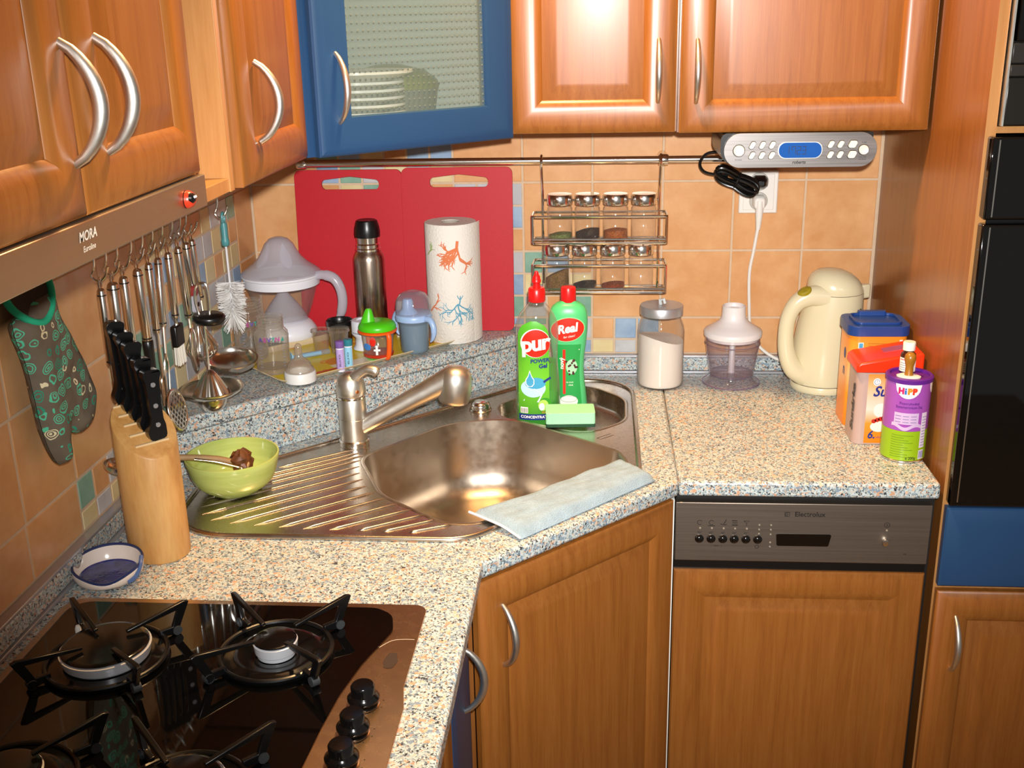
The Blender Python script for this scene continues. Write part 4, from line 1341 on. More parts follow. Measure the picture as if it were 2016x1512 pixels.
def button(x, z, w, h, sk_=0.006):
    o = fillet([(x - w / 2 - sk_ / 2, z - h / 2), (x + w / 2 - sk_ / 2, z - h / 2), (x + w / 2 + sk_ / 2, z + h / 2), (x - w / 2 + sk_ / 2, z + h / 2)], 0.0035, 4)
    q = MB().prism(ccw(o), 0.0061, 0.0095, mtx=fm).build('button', BTN, ra, bevel=0.0012)
    rg = fillet([(x - w / 2 - sk_ / 2 - 0.001, z - h / 2 - 0.0012), (x + w / 2 - sk_ / 2 + 0.001, z - h / 2 - 0.0012), (x + w / 2 + sk_ / 2 + 0.001, z + h / 2 + 0.0012), (x - w / 2 + sk_ / 2 - 0.001, z + h / 2 + 0.0012)], 0.0042, 4)
    MB().prism(ccw(rg), 0.0060, 0.0064, mtx=fm).build('button_gap', ink, q)
for z in (0.0095, -0.0085):
    for x in (-0.0845, -0.067, -0.0495):
        button(x, z, 0.0085, 0.012)
    for x in (0.0535, 0.0705):
        button(x, z, 0.0085, 0.012)
    button(0.0915, z, 0.0135, 0.0125)
for x, r, z in ((-0.108, 0.0098, 0.0), (0.111, 0.0085, -0.0005)):
    kq = MB().lathe([(r, 0.006), (r, 0.0105), (r * 0.85, 0.012), (r * 0.6, 0.0115), (0, 0.0118)], 24, mtx=Matrix.Translation((x, 0, z)) @ Matrix.Rotation(PI / 2, 4, 'X')).build('dial', BTN, ra, ang=40)
    MB().lathe([(r + 0.0014, 0.0058), (r + 0.0014, 0.0068), (r, 0.0068)], 24, mtx=Matrix.Translation((x, 0, z)) @ Matrix.Rotation(PI / 2, 4, 'X')).build('dial_gap', ink, kq)
mark('lettering', [shift(text2d('roberts', 0.0078, 0.2, 0.0002), -0.001, -0.0215), shift(text2d('POWER', 0.0036), -0.108, -0.0165), shift(text2d('TUNE', 0.0034), 0.111, 0.0125), shift(text2d('VOLUME', 0.0034), 0.110, -0.0135), shift(text2d('SOURCE', 0.0034), 0.110, -0.0175)], rp, ink, ra)

# double socket
so = thing('wall_socket', 'white double wall socket on the orange tiles', 'socket', (1.1025, -0.0006, 1.262))
MB().box(-0.0405, 0.0405, -0.009, 0.0, -0.0455, 0.0455).build('plate', WHITE, so, bevel=0.003)
MB().box(-0.032, 0.032, -0.0115, -0.0092, -0.038, 0.038).build('inner_plate', WHITE, so, bevel=0.0015)
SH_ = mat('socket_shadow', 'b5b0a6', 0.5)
for z in (0.0225, -0.0185):
    w_ = MB().lathe([(0.0195, 0.0117), (0.0195, 0.0135), (0.0182, 0.0135), (0.0175, 0.0119), (0, 0.0119)], 28, mtx=Matrix.Translation((0, 0, z)) @ Matrix.Rotation(PI / 2, 4, 'X')).build('outlet_well', SH_, so)
    MB().tube([(0, -0.0121, z + 0.010), (0, -0.019, z + 0.010)], 0.0022, 8).build('earth_pin', CHROME, w_)
# black plug and bundled flex of the radio
bp = thing('radio_flex', 'bundled black power flex of the radio hanging on the rail', 'cable', (0, 0, 0))
MB().loft([[(1.1025 + a * sx_, -0.0335 + dy, 1.285 + b * sz_) for a, b in ((-1, -0.6), (-0.6, -1), (0.6, -1), (1, -0.6), (1, 0.6), (0.6, 1), (-0.6, 1), (-1, 0.6))] for dy, sx_, sz_ in ((0.020, 0.016, 0.013), (0.005, 0.016, 0.013), (-0.008, 0.012, 0.009), (-0.016, 0.007, 0.006))], True, True).build('plug', BLACKPLA, bp, bevel=0.002)
FLEX = mat('black_flex', '0a0a0a', 0.28, spec=0.6)
def world_curve(pts, r, n, nm='flex_loop'):
    return MB().tube(bez(pts, n), r, 8).build(nm, FLEX, bp)
ra_ = Vector((1.003, -0.075, 1.318))
rb_ = Vector((1.093, -0.07, 1.272))
dax = (rb_ - ra_).normalized()
pr = Vector((0.45, 0, 0.89)).normalized()
rk = random.Random(11)
for k in range(9):
    off = (k - 4) / 4
    wv = 0.017 + 0.004 * rk.random()
    dy = (k % 3 - 1) * 0.006
    pts = []
    for i in range(25):
        t = 2 * PI * i / 24
        q = ra_.lerp(rb_, 0.5 + 0.5 * (0.9 + 0.12 * rk.random() * 0 + 0.02 * (k % 4)) * math.cos(t))
        pinch = 0.45 + 0.55 * abs(math.cos(t))
        q = q + pr * (math.sin(t) * wv * pinch * (0.55 + 0.45 * abs(off)) + off * 0.006) + Vector((0, dy + 0.004 * math.sin(2 * t + k), 0))
        pts.append(tuple(q))
    MB().tube(pts[:-1], 0.0031, 8, closed=True).build('flex_loop', FLEX, bp)
cen = ra_.lerp(rb_, 0.5)
MB().tube([tuple(cen + pr * 0.017 * math.cos(a) + Vector((0, 0.013 * math.sin(a), 0))) for a in [k * PI / 8 for k in range(16)]], 0.0022, 6, closed=True).build('cable_tie', BLACKPLA, bp)
world_curve([(1.094, -0.045, 1.279), (1.082, -0.055, 1.276), (1.07, -0.065, 1.284), (1.05, -0.07, 1.29)], 0.0031, 8)
world_curve([(1.03, -0.07, 1.305), (0.985, -0.072, 1.312), (0.972, -0.07, 1.330), (0.985, -0.066, 1.349), (1.01, -0.062, 1.352), (1.03, -0.058, 1.345), (1.04, -0.08, 1.36), (1.03, -0.16, 1.385)], 0.0031, 8)

# kettle flex with its white plug
kf = thing('kettle_flex', 'white kettle flex plugged into the lower outlet', 'cable', (0, 0, 0))
MB().loft([[(1.1025 + a * sx_, y, z + b * sz_) for a, b in ((-1, -0.6), (-0.6, -1), (0.6, -1), (1, -0.6), (1, 0.6), (0.6, 1), (-0.6, 1), (-1, 0.6))] for y, z, sx_, sz_ in ((-0.0125, 1.244, 0.0135, 0.0135), (-0.030, 1.244, 0.0130, 0.0130), (-0.037, 1.240, 0.010, 0.012))], True, True).build('plug', WHITE, kf, bevel=0.002)
MB().tube([(1.1025, -0.031, 1.246), (1.1025, -0.033, 1.225), (1.1025, -0.031, 1.200), (1.102, -0.030, 1.186)], [0.0085, 0.0085, 0.0062, 0.0048], 12).build('strain_relief', WHITE, kf)
MB().tube(bez([(1.102, -0.030, 1.19), (1.096, -0.026, 1.14), (1.090, -0.022, 1.09), (1.093, -0.020, 1.02), (1.098, -0.020, 0.97), (1.115, -0.022, 0.93), (1.150, -0.026, 0.902), (1.19, -0.032, 0.888), (1.215, -0.045, 0.8655)], 8), 0.0036, 10).build('flex', WHITE, kf)

# ================================================================== things on the ledge
# yellow tray
e1 = Vector((0.7071, 0.7071))        # along the ledge front
e2 = Vector((-0.7071, 0.7071))       # towards the corner
tO = Vector((0.177, -0.441))
tr = thing('serving_tray', 'yellow melamine tray on the corner ledge holding baby bottles', 'tray', (tO.x, tO.y, ZL), PI / 4)
TWD, TDP = 0.422, 0.235
TRY = NT('tray_yellow')
_v = TRY.coords((1, 1, 1))
_n = TRY.n('ShaderNodeTexNoise', i_Scale=9.0, i_Detail=1.0, i_Distortion=1.2)
TRY.l(_v, _n.inputs['Vector'])
_c = TRY.ramp([(0.0, 'd9c02c'), (0.52, 'e0c733'), (0.54, 'dd9a1e'), (0.60, 'd98a1a'), (0.62, 'e3cf52'), (0.72, 'ded9a8')], _n.outputs[0], 'CONSTANT')
TRY.l(_c, TRY.b.inputs['Base Color'])
TRY.b.inputs['Roughness'].default_value = 0.25
TB = mat('tray_edge', 'd9c39a', 0.4)
o1 = rrect(0.0, TWD, 0.0, TDP, 0.028, 6)
tray_in = inset(ccw(o1), 0.014)
MB().prism(tray_in, 0.0006, 0.0030).build('tray_floor', TRY.m, tr)
MB().loft([[(x, y, 0.0030) for x, y in tray_in], [(x, y, 0.0062) for x, y in inset(ccw(o1), 0.006)], [(x, y, 0.0115) for x, y in ccw(o1)], [(x, y, 0.0105) for x, y in inset(ccw(o1), -0.0015)], [(x, y, 0.0045) for x, y in inset(ccw(o1), 0.006)], [(x, y, 0.0006) for x, y in tray_in]], False, False).build('tray_rim', TB, tr, ang=60)
for fx, fy, fr_ in ((0.16, 0.07, 0.026), (0.26, 0.055, 0.022), (0.09, 0.12, 0.02)):
    mark('printed_flower', [ell2d(fr_, fr_, fx, fy)], lambda u, v: (u, v, 0.0033), mat('tray_orange', 'd9851c', 0.3), tr)
mark('printed_patch', [rect2d(0.13, 0.23, 0.02, 0.055, 2, 2)], lambda u, v: (u, v, 0.0034), mat('tray_cream', 'e3d9bb', 0.3), tr)
mark('printed_stripes', [rect2d(0.035 + 0.014 * k, 0.041 + 0.014 * k, 0.016, 0.04, 1, 1) for k in range(6)], lambda u, v: (u, v, 0.0035), mat('tray_deep_yellow', 'c99812', 0.3), tr)
mark('printed_bar', [rect2d(0.065, 0.135, 0.026, 0.034, 2, 1)], lambda u, v: (u, v, 0.0037), mat('tray_red', 'c8381c', 0.3), tr)
ZB = ZL + 0.0034

# citrus juicer
JP = thin('frosted_plastic', 'f0f0f6', 0.66, 'e6e6f0', 0.2, 0.7, 0.2)
JC = thin('clear_jug', 'ece8e4', 0.06, 'd8d4d0', 0.05, 0.9, 0.30)
JW = mat('juicer_white', 'e4e4ea', 0.35)
ju = thing('citrus_juicer', 'electric citrus juicer with clear jug and domed frosted lid', 'juicer', (0.0895, -0.119, ZL + 0.0125))
ju.scale = (1.0, 1.0, 1.13)
MB().lathe([(0, 0), (0.064, 0), (0.067, 0.004), (0.066, 0.014), (0.058, 0.024), (0.050, 0.030), (0, 0.031)], 44).build('base', JW, ju, ang=50)
MB().lathe([(0.050, 0.032), (0.046, 0.040), (0.030, 0.062), (0.014, 0.080), (0.008, 0.086), (0.0075, 0.115), (0, 0.117)], 32).build('drive_cone', JP, ju, ang=60)
MB().lathe([(0.046, 0.033), (0.052, 0.036), (0.062, 0.060), (0.072, 0.090), (0.077, 0.108), (0.078, 0.118)], 44).build('jug', JC, ju, ang=70)
MB().lathe([(0.0755, 0.100), (0.0805, 0.101), (0.0815, 0.116), (0.084, 0.1175), (0.084, 0.121), (0.076, 0.122)], 44).build('strainer_rim', JW, ju, ang=40)
ld = MB().lathe([(0.083, 0.1215), (0.0835, 0.124), (0.074, 0.131), (0.058, 0.141), (0.045, 0.153), (0.036, 0.167), (0.030, 0.178), (0.020, 0.187), (0.009, 0.1905), (0, 0.191)], 44).build('lid', JP, ju, ang=60)
for a in (-2.15, -1.0):
    MB().grid(lambda u, v: ((0.028 + 0.034 * u) * math.cos(a + (v - 0.5) * 0.5 * math.sin(PI * u) ** 0.7), (0.028 + 0.034 * u) * math.sin(a + (v - 0.5) * 0.5 * math.sin(PI * u) ** 0.7), 0.1835 - 0.043 * u ** 0.8), 10, 4).build('finger_dent', JP, ld)
hp = bez([(0.072, -0.008, 0.117), (0.092, -0.010, 0.120), (0.116, -0.012, 0.114), (0.129, -0.013, 0.096), (0.133, -0.014, 0.072), (0.128, -0.013, 0.048), (0.118, -0.012, 0.033)], 6)
MB().tube(hp, [0.011] * 8 + [0.0125] * 22 + [0.0115, 0.0105, 0.0095, 0.0085, 0.0075, 0.006, 0.004], 14, flat=0.8).build('handle', JP, ju, ang=70)

# thermos flask
th = thing('thermos_flask', 'slim steel thermos flask with black cap against the red board', 'thermos', (0.274, -0.085, ZL + 0.0004))
MB().lathe([(0, 0), (0.032, 0), (0.034, 0.003), (0.034, 0.172), (0.0325, 0.180), (0.0285, 0.187), (0.0268, 0.191)], 40).build('body', steel('flask_steel', (0.74, 0.68, 0.62), 0.26, (300, 300, 4), 0.08), th, ang=50)
MB().lathe([(0.0268, 0.1915), (0.0272, 0.196), (0.0258, 0.198), (0.0262, 0.205), (0.0245, 0.208), (0.0250, 0.220), (0.0238, 0.222)], 36).build('neck', CHROME, th, ang=30)
MB().lathe([(0.0235, 0.2195), (0.0268, 0.221), (0.0275, 0.229), (0.0262, 0.241), (0.0235, 0.251), (0.0225, 0.2545), (0.0195, 0.2565), (0.012, 0.2555), (0, 0.2555)], 36, flute=(18, 0.02)).build('cap', BLACKPLA, th, ang=40)

# paper towel roll
pt_ = thing('paper_towel_roll', 'white paper towel roll with coral print standing by the red board', 'paper towel', (0.455, -0.098, ZL + 0.0004))
PAP = NT('paper_white')
_v = PAP.coords((1, 1, 1))
_w = PAP.n('ShaderNodeTexVoronoi', i_Scale=130.0)
_w.feature = 'DISTANCE_TO_EDGE'
PAP.l(_v, _w.inputs['Vector'])
PAP.b.inputs['Base Color'].default_value = lin('e6e0d6')
PAP.b.inputs['Roughness'].default_value = 0.95
PAP.b.inputs['Specular IOR Level'].default_value = 0.1
PAP.bump(_w.outputs[0], 0.5, 0.002)
RP = 0.0545
rb = MB().lathe([(0.018, 0.002), (RP - 0.002, 0.0), (RP, 0.002), (RP, 0.253), (RP - 0.001, 0.2545), (0.020, 0.2545), (0.0195, 0.002)], 64).build('roll', PAP.m, pt_, ang=50)
MB().lathe([(0.0192, 0.004), (0.0192, 0.2535), (0.0178, 0.2535), (0.0178, 0.004)], 32).build('cardboard_core', mat('core_grey', 'a9a196', 0.9), pt_)
MB().grid(lambda u, v: ((RP + 0.0006 + 0.006 * u * u) * math.cos(-0.55 + u * 0.75), (RP + 0.0006 + 0.006 * u * u) * math.sin(-0.55 + u * 0.75), 0.001 + 0.2535 * v), 10, 4).build('loose_sheet', PAP.m, pt_)
fdir = math.atan2(CAM.y + 0.098, CAM.x - 0.455)
def roll_map(off):
    return lambda u, v: ((RP + off) * math.cos(fdir + u / RP), (RP + off) * math.sin(fdir + u / RP), v)
def coral(base, ang0, ln, w, depth, rr, sh, jit=0.6):
    if depth == 0 or ln < 0.004:
        return
    n = 5
    pts = [base]
    a = ang0
    for i in range(n):
        a += rr.uniform(-0.22, 0.22)
        q = pts[-1]
        pts.append((q[0] + math.cos(a) * ln / n, q[1] + math.sin(a) * ln / n))
    sh.append(stroke2d(pts, [w * (1 - 0.35 * i / n) for i in range(n + 1)]))
    for k in range(3 if depth > 2 else 2):
        i = rr.choice([2, 3, 4, 5])
        coral(pts[i], a + rr.choice([-1, 1]) * rr.uniform(0.35, jit + 0.3), ln * rr.uniform(0.55, 0.8), w * 0.72, depth - 1, rr, sh, jit)
CO = mat('coral_orange', 'd97a4e', 0.9)
CB = mat('coral_blue', '5a9ab4', 0.9)
CG = mat('coral_green', '9ab06a', 0.9)
s = []
rr = random.Random(21)
for a in (-1.9, -2.4, -1.45, -2.75):
    coral((0.012, 0.207), a, 0.026, 0.0048, 4, rr, s)
s.append(stroke2d([(0.013, 0.222), (0.011, 0.207)], 0.006))
mark('coral_print', s, roll_map(0.0006), CO, rb)
s = []
rr = random.Random(8)
for a in (-2.3, -0.6, -1.5):
    coral((0.010, 0.088), a, 0.028, 0.0030, 4, rr, s, 0.8)
coral((0.012, 0.086), 1.2, 0.02, 0.003, 2, rr, s)
mark('coral_print', s, roll_map(0.0006), CB, rb)
s = []
coral((-0.060, 0.19), 0.5, 0.02, 0.003, 3, random.Random(2), s)
mark('coral_print', s, roll_map(0.0006), CG, rb)
s = []
coral((0.056, 0.22), 0.9, 0.02, 0.003, 3, random.Random(4), s)
mark('coral_print', s, roll_map(0.0006), CB, rb)
s = []
coral((-0.056, 0.07), 0.6, 0.022, 0.004, 3, random.Random(6), s)
mark('coral_print', s, roll_map(0.0006), CO, rb)

# baby bottles
BG = thin('bottle_plastic', 'f0ebe2', 0.11, 'dcd5c8', 0.05, 1.0, 0.45)
def baby_bottle(loc, h, label, rz):
    t = thing('baby_bottle', label, 'baby bottle', loc, rz, 'clear baby bottles on the tray')
    r = 0.0335
    k = h / 0.118
    MB().lathe([(0, 0.003), (r - 0.006, 0.0), (r - 0.001, 0.003), (r, 0.010 * k), (r * 0.97, 0.05 * k), (r, 0.078 * k), (r * 0.96, 0.086 * k), (0.026, 0.093 * k), (0.0245, 0.096 * k), (0.0245, h - 0.003), (0.0255, h - 0.001), (0.0245, h)], 36).build('body', BG, t, ang=70)
    for j in range(3):
        z = h - 0.007 - 0.0065 * j
        MB().tube([(0.0252 * math.cos(a), 0.0252 * math.sin(a), z) for a in [2 * PI * i / 28 for i in range(28)]], 0.0009, 6, closed=True).build('screw_thread', BG, t)
    MB().lathe([(0.021, 0.0012), (0.030, 0.0025), (0.0315, 0.010), (0.0312, 0.012), (0, 0.012)], 30).build('milk_film', thin('milk_film', 'e8d9c0', 0.3, 'd9c4a0', 0.3, 0.3, 0.1), t)
    bmap = lambda u, v: ((r + 0.0006) * math.sin(u / r), -(r + 0.0006) * math.cos(u / r), v)
    mark('lettering', [shift(text2d('A', 0.012, 0, 0.0004), -0.022, 0.076 * k), shift(text2d('V', 0.012, 0, 0.0004), -0.005, 0.076 * k)], bmap, mat('print_violet', '5b4a9c', 0.4), t)
    mark('lettering', [shift(text2d('E', 0.012, 0, 0.0004), -0.013, 0.076 * k), shift(text2d('N', 0.012, 0, 0.0004), 0.011, 0.076 * k)], bmap, mat('print_magenta', 'b04a8c', 0.4), t)
    mark('lettering', [shift(text2d('T', 0.012, 0, 0.0004), 0.003, 0.076 * k), poly2d([(0.018, 0.071 * k), (0.026, 0.071 * k), (0.022, 0.081 * k)])], bmap, mat('print_teal', '3f9a8a', 0.4), t)
    mark('scale_marks', [rect2d(0.020, 0.020 + (0.006 if i % 2 else 0.004), 0.018 + 0.006 * i, 0.0188 + 0.006 * i, 1, 1) for i in range(9)] + [rect2d(-0.026, -0.021, 0.018 + 0.006 * i, 0.0188 + 0.006 * i, 1, 1) for i in range(8)], bmap, mat('print_grey_blue', '8a9ab0', 0.5), t)
baby_bottle((0.129, -0.350, ZB), 0.114, 'clear baby bottle at the front of the tray beside the nipple', 0.3)
baby_bottle((0.058, -0.262, ZB), 0.124, 'clear baby bottle at the left end of the tray', 0.6)

# bottle nipple with its screw ring
nt = thing('bottle_nipple', 'clear silicone bottle nipple in a white screw ring', 'nipple', (0.197, -0.407, ZB))
MB().lathe([(0.0285, 0.0), (0.0300, 0.001), (0.0302, 0.018), (0.0285, 0.0205), (0.020, 0.021), (0.019, 0.018), (0.019, 0.002)], 36).build('screw_ring', mat('ring_white', 'dcdcd8', 0.4), nt, ang=40)
SI = thin('silicone', 'e8dccb', 0.28, 'd9cbb8', 0.15, 0.9, 0.4)
MB().lathe([(0.0275, 0.0208), (0.0265, 0.026), (0.0225, 0.030), (0.0215, 0.035), (0.0165, 0.041), (0.0105, 0.0455), (0.0075, 0.050), (0.0068, 0.058), (0.0072, 0.065), (0.0062, 0.071), (0.003, 0.0745), (0, 0.075)], 32).build('teat', SI, nt, ang=70)

# medicine spoon / syringe lying on the tray
sy = thing('medicine_syringe', 'pale blue plastic syringe lying on the yellow tray', 'syringe', (0.186, -0.248, ZB), 0.62)
MB().tube([(-0.033, 0, 0.0062), (0.030, 0, 0.0062)], 0.0058, 12).build('barrel', thin('syringe_clear', 'dfe8ee', 0.25, 'd0dce6', 0.1, 0.8, 0.3), sy)
MB().tube([(-0.052, 0, 0.0062), (0.012, 0, 0.0062)], 0.0042, 10).build('plunger', mat('syringe_blue', '8fc0dc', 0.4), sy)
MB().lathe([(0.0, 0), (0.0085, 0), (0.0085, 0.0015), (0, 0.0015)], 14, mtx=Matrix.Translation((-0.053, 0, 0.0085)) @ Matrix.Rotation(PI / 2, 4, 'Y')).build('thumb_plate', MATS['syringe_blue'], sy)

# flask cup and small clear caps
fc = thing('flask_cup', 'small steel thermos cup with black rim behind the clear cap', 'cup', (0.222, -0.172, ZB))
MB().lathe([(0, 0), (0.023, 0), (0.0245, 0.002), (0.0262, 0.047), (0.0235, 0.047), (0.022, 0.003), (0, 0.003)], 36).build('body', steel('cup_steel', (0.62, 0.56, 0.5), 0.25, (300, 300, 4), 0.08), fc, ang=50)
MB().lathe([(0.0255, 0.046), (0.0278, 0.047), (0.0280, 0.057), (0.0262, 0.0585), (0.0245, 0.057), (0.0240, 0.046)], 36).build('rim', BLACKPLA, fc, ang=50)
CC = thin('clear_cap', 'efe9df', 0.06, 'd9d2c6', 0.06, 0.9, 0.4)
k1 = thing('dome_cup', 'clear plastic dome cup in front of the thermos cup', 'cup', (0.232, -0.224, ZB))
MB().lathe([(0, 0.002), (0.015, 0.0), (0.017, 0.003), (0.0195, 0.050), (0.0215, 0.051), (0.0215, 0.054)], 30).build('shell', CC, k1, ang=60)
MB().lathe([(0.0192, 0.047), (0.0225, 0.0475), (0.0225, 0.0505), (0.0192, 0.051)], 30).build('lip', CC, k1)
k2 = thing('measuring_cup', 'clear tapered measuring cup left of the dome cup', 'cup', (0.190, -0.210, ZB))
MB().lathe([(0, 0.002), (0.012, 0.0), (0.014, 0.002), (0.0175, 0.044), (0.0195, 0.045), (0.0195, 0.048)], 28).build('shell', CC, k2, ang=60)
MB().tube([(0.0195 * math.cos(2 * PI * i / 24), 0.0195 * math.sin(2 * PI * i / 24), 0.0465) for i in range(24)], 0.0013, 6, closed=True).build('lip', CC, k2)

# two pellet tubes
def pellet(loc, col, lcol, label, h):
    t = thing('pellet_tube', label, 'tube', loc, 0, 'pellet tubes on the tray')
    m1 = mat('pellet_' + col, col, 0.4)
    MB().lathe([(0, 0), (0.0078, 0), (0.0080, 0.001), (0.0080, h * 0.78)], 20).build('tube', mat('tube_white', 'e6e2e8', 0.3), t)
    MB().lathe([(0.0083, h * 0.78), (0.0088, h * 0.79), (0.0088, h - 0.001), (0.0076, h), (0, h)], 20, flute=(12, 0.02)).build('cap', m1, t, ang=40)
    cm = lambda u, v: (0.00835 * math.sin(u / 0.0083), -0.00835 * math.cos(u / 0.0083), v)
    la = mark('label', [rect2d(-0.013, 0.010, 0.004, h * 0.74, 12, 2)], cm, mat('pellab_' + lcol, lcol, 0.4), t)
    cm2 = lambda u, v: (0.0087 * math.sin(u / 0.0083), -0.0087 * math.cos(u / 0.0083), v)
    mark('lettering', [shift(text2d('BELLIS 9CH', 0.005, 0, 0.0001), 0.001, h * 0.38, 1, PI / 2)], cm2, ink, la)
pellet((0.262, -0.345, ZB), '7a5aa0', 'b79fd6', 'white pellet tube with purple cap on the tray', 0.062)
pellet((0.274, -0.325, ZB), '2c7f8c', '8fc8e0', 'pale blue pellet tube with teal cap on the tray', 0.060)

# stack of white collars behind the green-lidded cup
ws = thing('bottle_collar_stack', 'white plastic pump collar standing behind the green lidded cup', 'collar', (0.279, -0.190, ZB))
WP = mat('soft_white', 'd9dce4', 0.4)
MB().lathe([(0, 0), (0.024, 0), (0.026, 0.002), (0.021, 0.010), (0.020, 0.026), (0.0275, 0.034), (0.0275, 0.037), (0.021, 0.038), (0, 0.038)], 32).build('lower_collar', WP, ws, ang=50)
MB().lathe([(0.0255, 0.0385), (0.0275, 0.040), (0.0275, 0.060), (0.0255, 0.063), (0.017, 0.0635), (0.016, 0.060), (0, 0.060)], 32, flute=(20, 0.012)).build('screw_cap', WP, ws, ang=40)

# green and orange sippy cup
ORP = mat('orange_plastic', 'ee5a12', 0.35)
GRP = mat('lime_plastic', '4cc414', 0.35)
sc_ = thing('sippy_cup', 'orange sippy cup with lime green spout lid', 'sippy cup', (0.319, -0.252, ZB))
SCL = thin('sippy_clear', 'f0ebe4', 0.10, 'dcd6cc', 0.05, 0.9, 0.35)
MB().lathe([(0, 0.003), (0.026, 0.002), (0.029, 0.006), (0.0335, 0.058)], 40).build('tumbler', SCL, sc_, ang=60)
MB().lathe([(0, 0), (0.024, 0), (0.026, 0.0015), (0.0265, 0.004), (0, 0.0042)], 32).build('foot', GRP, sc_)
MB().lathe([(0.0285, 0.0055), (0.0300, 0.006), (0.0312, 0.012), (0.0295, 0.0125), (0, 0.012)], 40).build('orange_base', mat('drink_red', 'b8341c', 0.3), sc_)
MB().lathe([(0.0338, 0.054), (0.0395, 0.056), (0.0400, 0.059), (0.0370, 0.061), (0.0335, 0.061)], 40).build('orange_collar', ORP, sc_, ang=40)
for a in (-0.78, 2.3):
    ca, sa = math.cos(a), math.sin(a)
    path = bez([(0.037, 0.057), (0.0405, 0.050), (0.0400, 0.035), (0.0375, 0.018), (0.0335, 0.007), (0.029, 0.005)], 6)
    MB().tube([(r_ * ca, r_ * sa, z_) for r_, z_ in path], 0.0052, 12).build('handle', ORP, sc_, ang=70)
ldg = MB().lathe([(0.0345, 0.0605), (0.0378, 0.0615), (0.0385, 0.066), (0.0365, 0.072), (0.030, 0.0765), (0.018, 0.0795), (0.006, 0.0785), (0, 0.0785)], 40).build('lid', GRP, sc_, ang=50)
sp_d = math.atan2(-0.4, -0.9)
MB().loft([[(0.019 * math.cos(sp_d) + 0.0165 * k * math.cos(t) - (1 - k) * 0.0 + q_ * math.cos(sp_d), 0.019 * math.sin(sp_d) + 0.0125 * k * math.sin(t) + q_ * math.sin(sp_d), z) for t in [2 * PI * i / 20 for i in range(20)]] for z, k, q_ in ((0.066, 1.0, 0), (0.080, 0.86, -0.001), (0.092, 0.62, -0.002), (0.101, 0.42, -0.003), (0.104, 0.30, -0.003))], False, True).build('spout', GRP, ldg, ang=60)
tmap = lambda u, v: ((0.0325 + 0.0006) * math.sin(u / 0.032), -(0.0318 + 0.0006) * math.cos(u / 0.032), v)
mark('printed_shapes', [ell2d(0.0095, 0.007, -0.018, 0.030), rect2d(-0.020, -0.010, 0.024, 0.028, 4, 1)], tmap, mat('print_blue_toy', '3f7fc4', 0.4), sc_)
mark('printed_shapes', [rect2d(-0.003, 0.010, 0.022, 0.026, 4, 1), rect2d(0.001, 0.0055, 0.014, 0.034, 2, 2)], tmap, LW, sc_)
mark('printed_shapes', [ell2d(0.006, 0.010, -0.004, 0.042)], tmap, LR, sc_)

# blue training cup with clear dome
bc_ = thing('training_cup', 'pale blue training cup with two handles and clear dome cover', 'sippy cup', (0.386, -0.203, ZB))
BLC = thin('blue_tumbler', 'a8bccb', 0.55, '9fb2c0', 0.15, 0.6, 0.3)
BLP = mat('sky_plastic', '9cb8de', 0.35)
MB().lathe([(0, 0.002), (0.027, 0), (0.029, 0.003), (0.0315, 0.070)], 40).build('tumbler', BLC, bc_, ang=60)
MB().lathe([(0.0262, 0.003), (0.0300, 0.060), (0, 0.060)], 36).build('drink', mat('milky_blue', '8fa5b0', 0.5), bc_)
MB().lathe([(0.0318, 0.066), (0.0375, 0.068), (0.0385, 0.074), (0.0365, 0.080), (0.034, 0.082), (0, 0.082)], 40).build('collar', BLP, bc_, ang=40)
dv_ = (0.80, -0.60)
for s_ in (1, -1):
    pth = bez([(0.030, 0.073), (0.048, 0.073), (0.0565, 0.062), (0.058, 0.047), (0.053, 0.033), (0.046, 0.026)], 6)
    MB().tube([(s_ * r_ * dv_[0], s_ * r_ * dv_[1] if s_ > 0 else s_ * r_ * dv_[1], z_) for r_, z_ in pth], [0.0068] * 6 + [0.0065] * 12 + [0.006, 0.0056, 0.0052, 0.0048, 0.0044, 0.004, 0.0036, 0.0032, 0.0028, 0.0024, 0.002, 0.0016, 0.001], 12).build('handle', BLP, bc_, ang=70)
MB().lathe([(0.020, 0.0822), (0.018, 0.086), (0.012, 0.092), (0.0105, 0.108), (0.0085, 0.1125), (0, 0.113)], 26, c=(-0.010, -0.006, 0)).build('spout', BLP, bc_, ang=50)
MB().lathe([(0.0365, 0.080), (0.0368, 0.095), (0.0340, 0.110), (0.027, 0.121), (0.016, 0.1265), (0.009, 0.1275), (0.0085, 0.1265), (0, 0.1265)], 40).build('dome_cover', thin('dome_clear', 'e3e1e8', 0.16, 'cfcdd6', 0.05, 0.9, 0.35), bc_, ang=60)

# small card in a clear sleeve
cd = thing('card_sleeve', 'small printed card in a clear sleeve behind the training cup', 'card', (0.333, -0.105, ZB), 0.0, rot=(math.radians(-16), 0, 0.1))
MB().box(-0.002, 0.034, 0.0, 0.0012, 0.0, 0.078).build('card', mat('card_white', 'd8d6cf', 0.5), cd)
MB().box(-0.004, 0.036, -0.0012, -0.0004, 0.0, 0.081).build('sleeve', CC, cd)
mark('card_print', [ell2d(0.009, 0.011, 0.014, 0.058), rect2d(0.004, 0.028, 0.02, 0.03, 1, 1)], lambda u, v: (u, -0.0002, v), mat('card_grey', '9a978e', 0.5), cd)
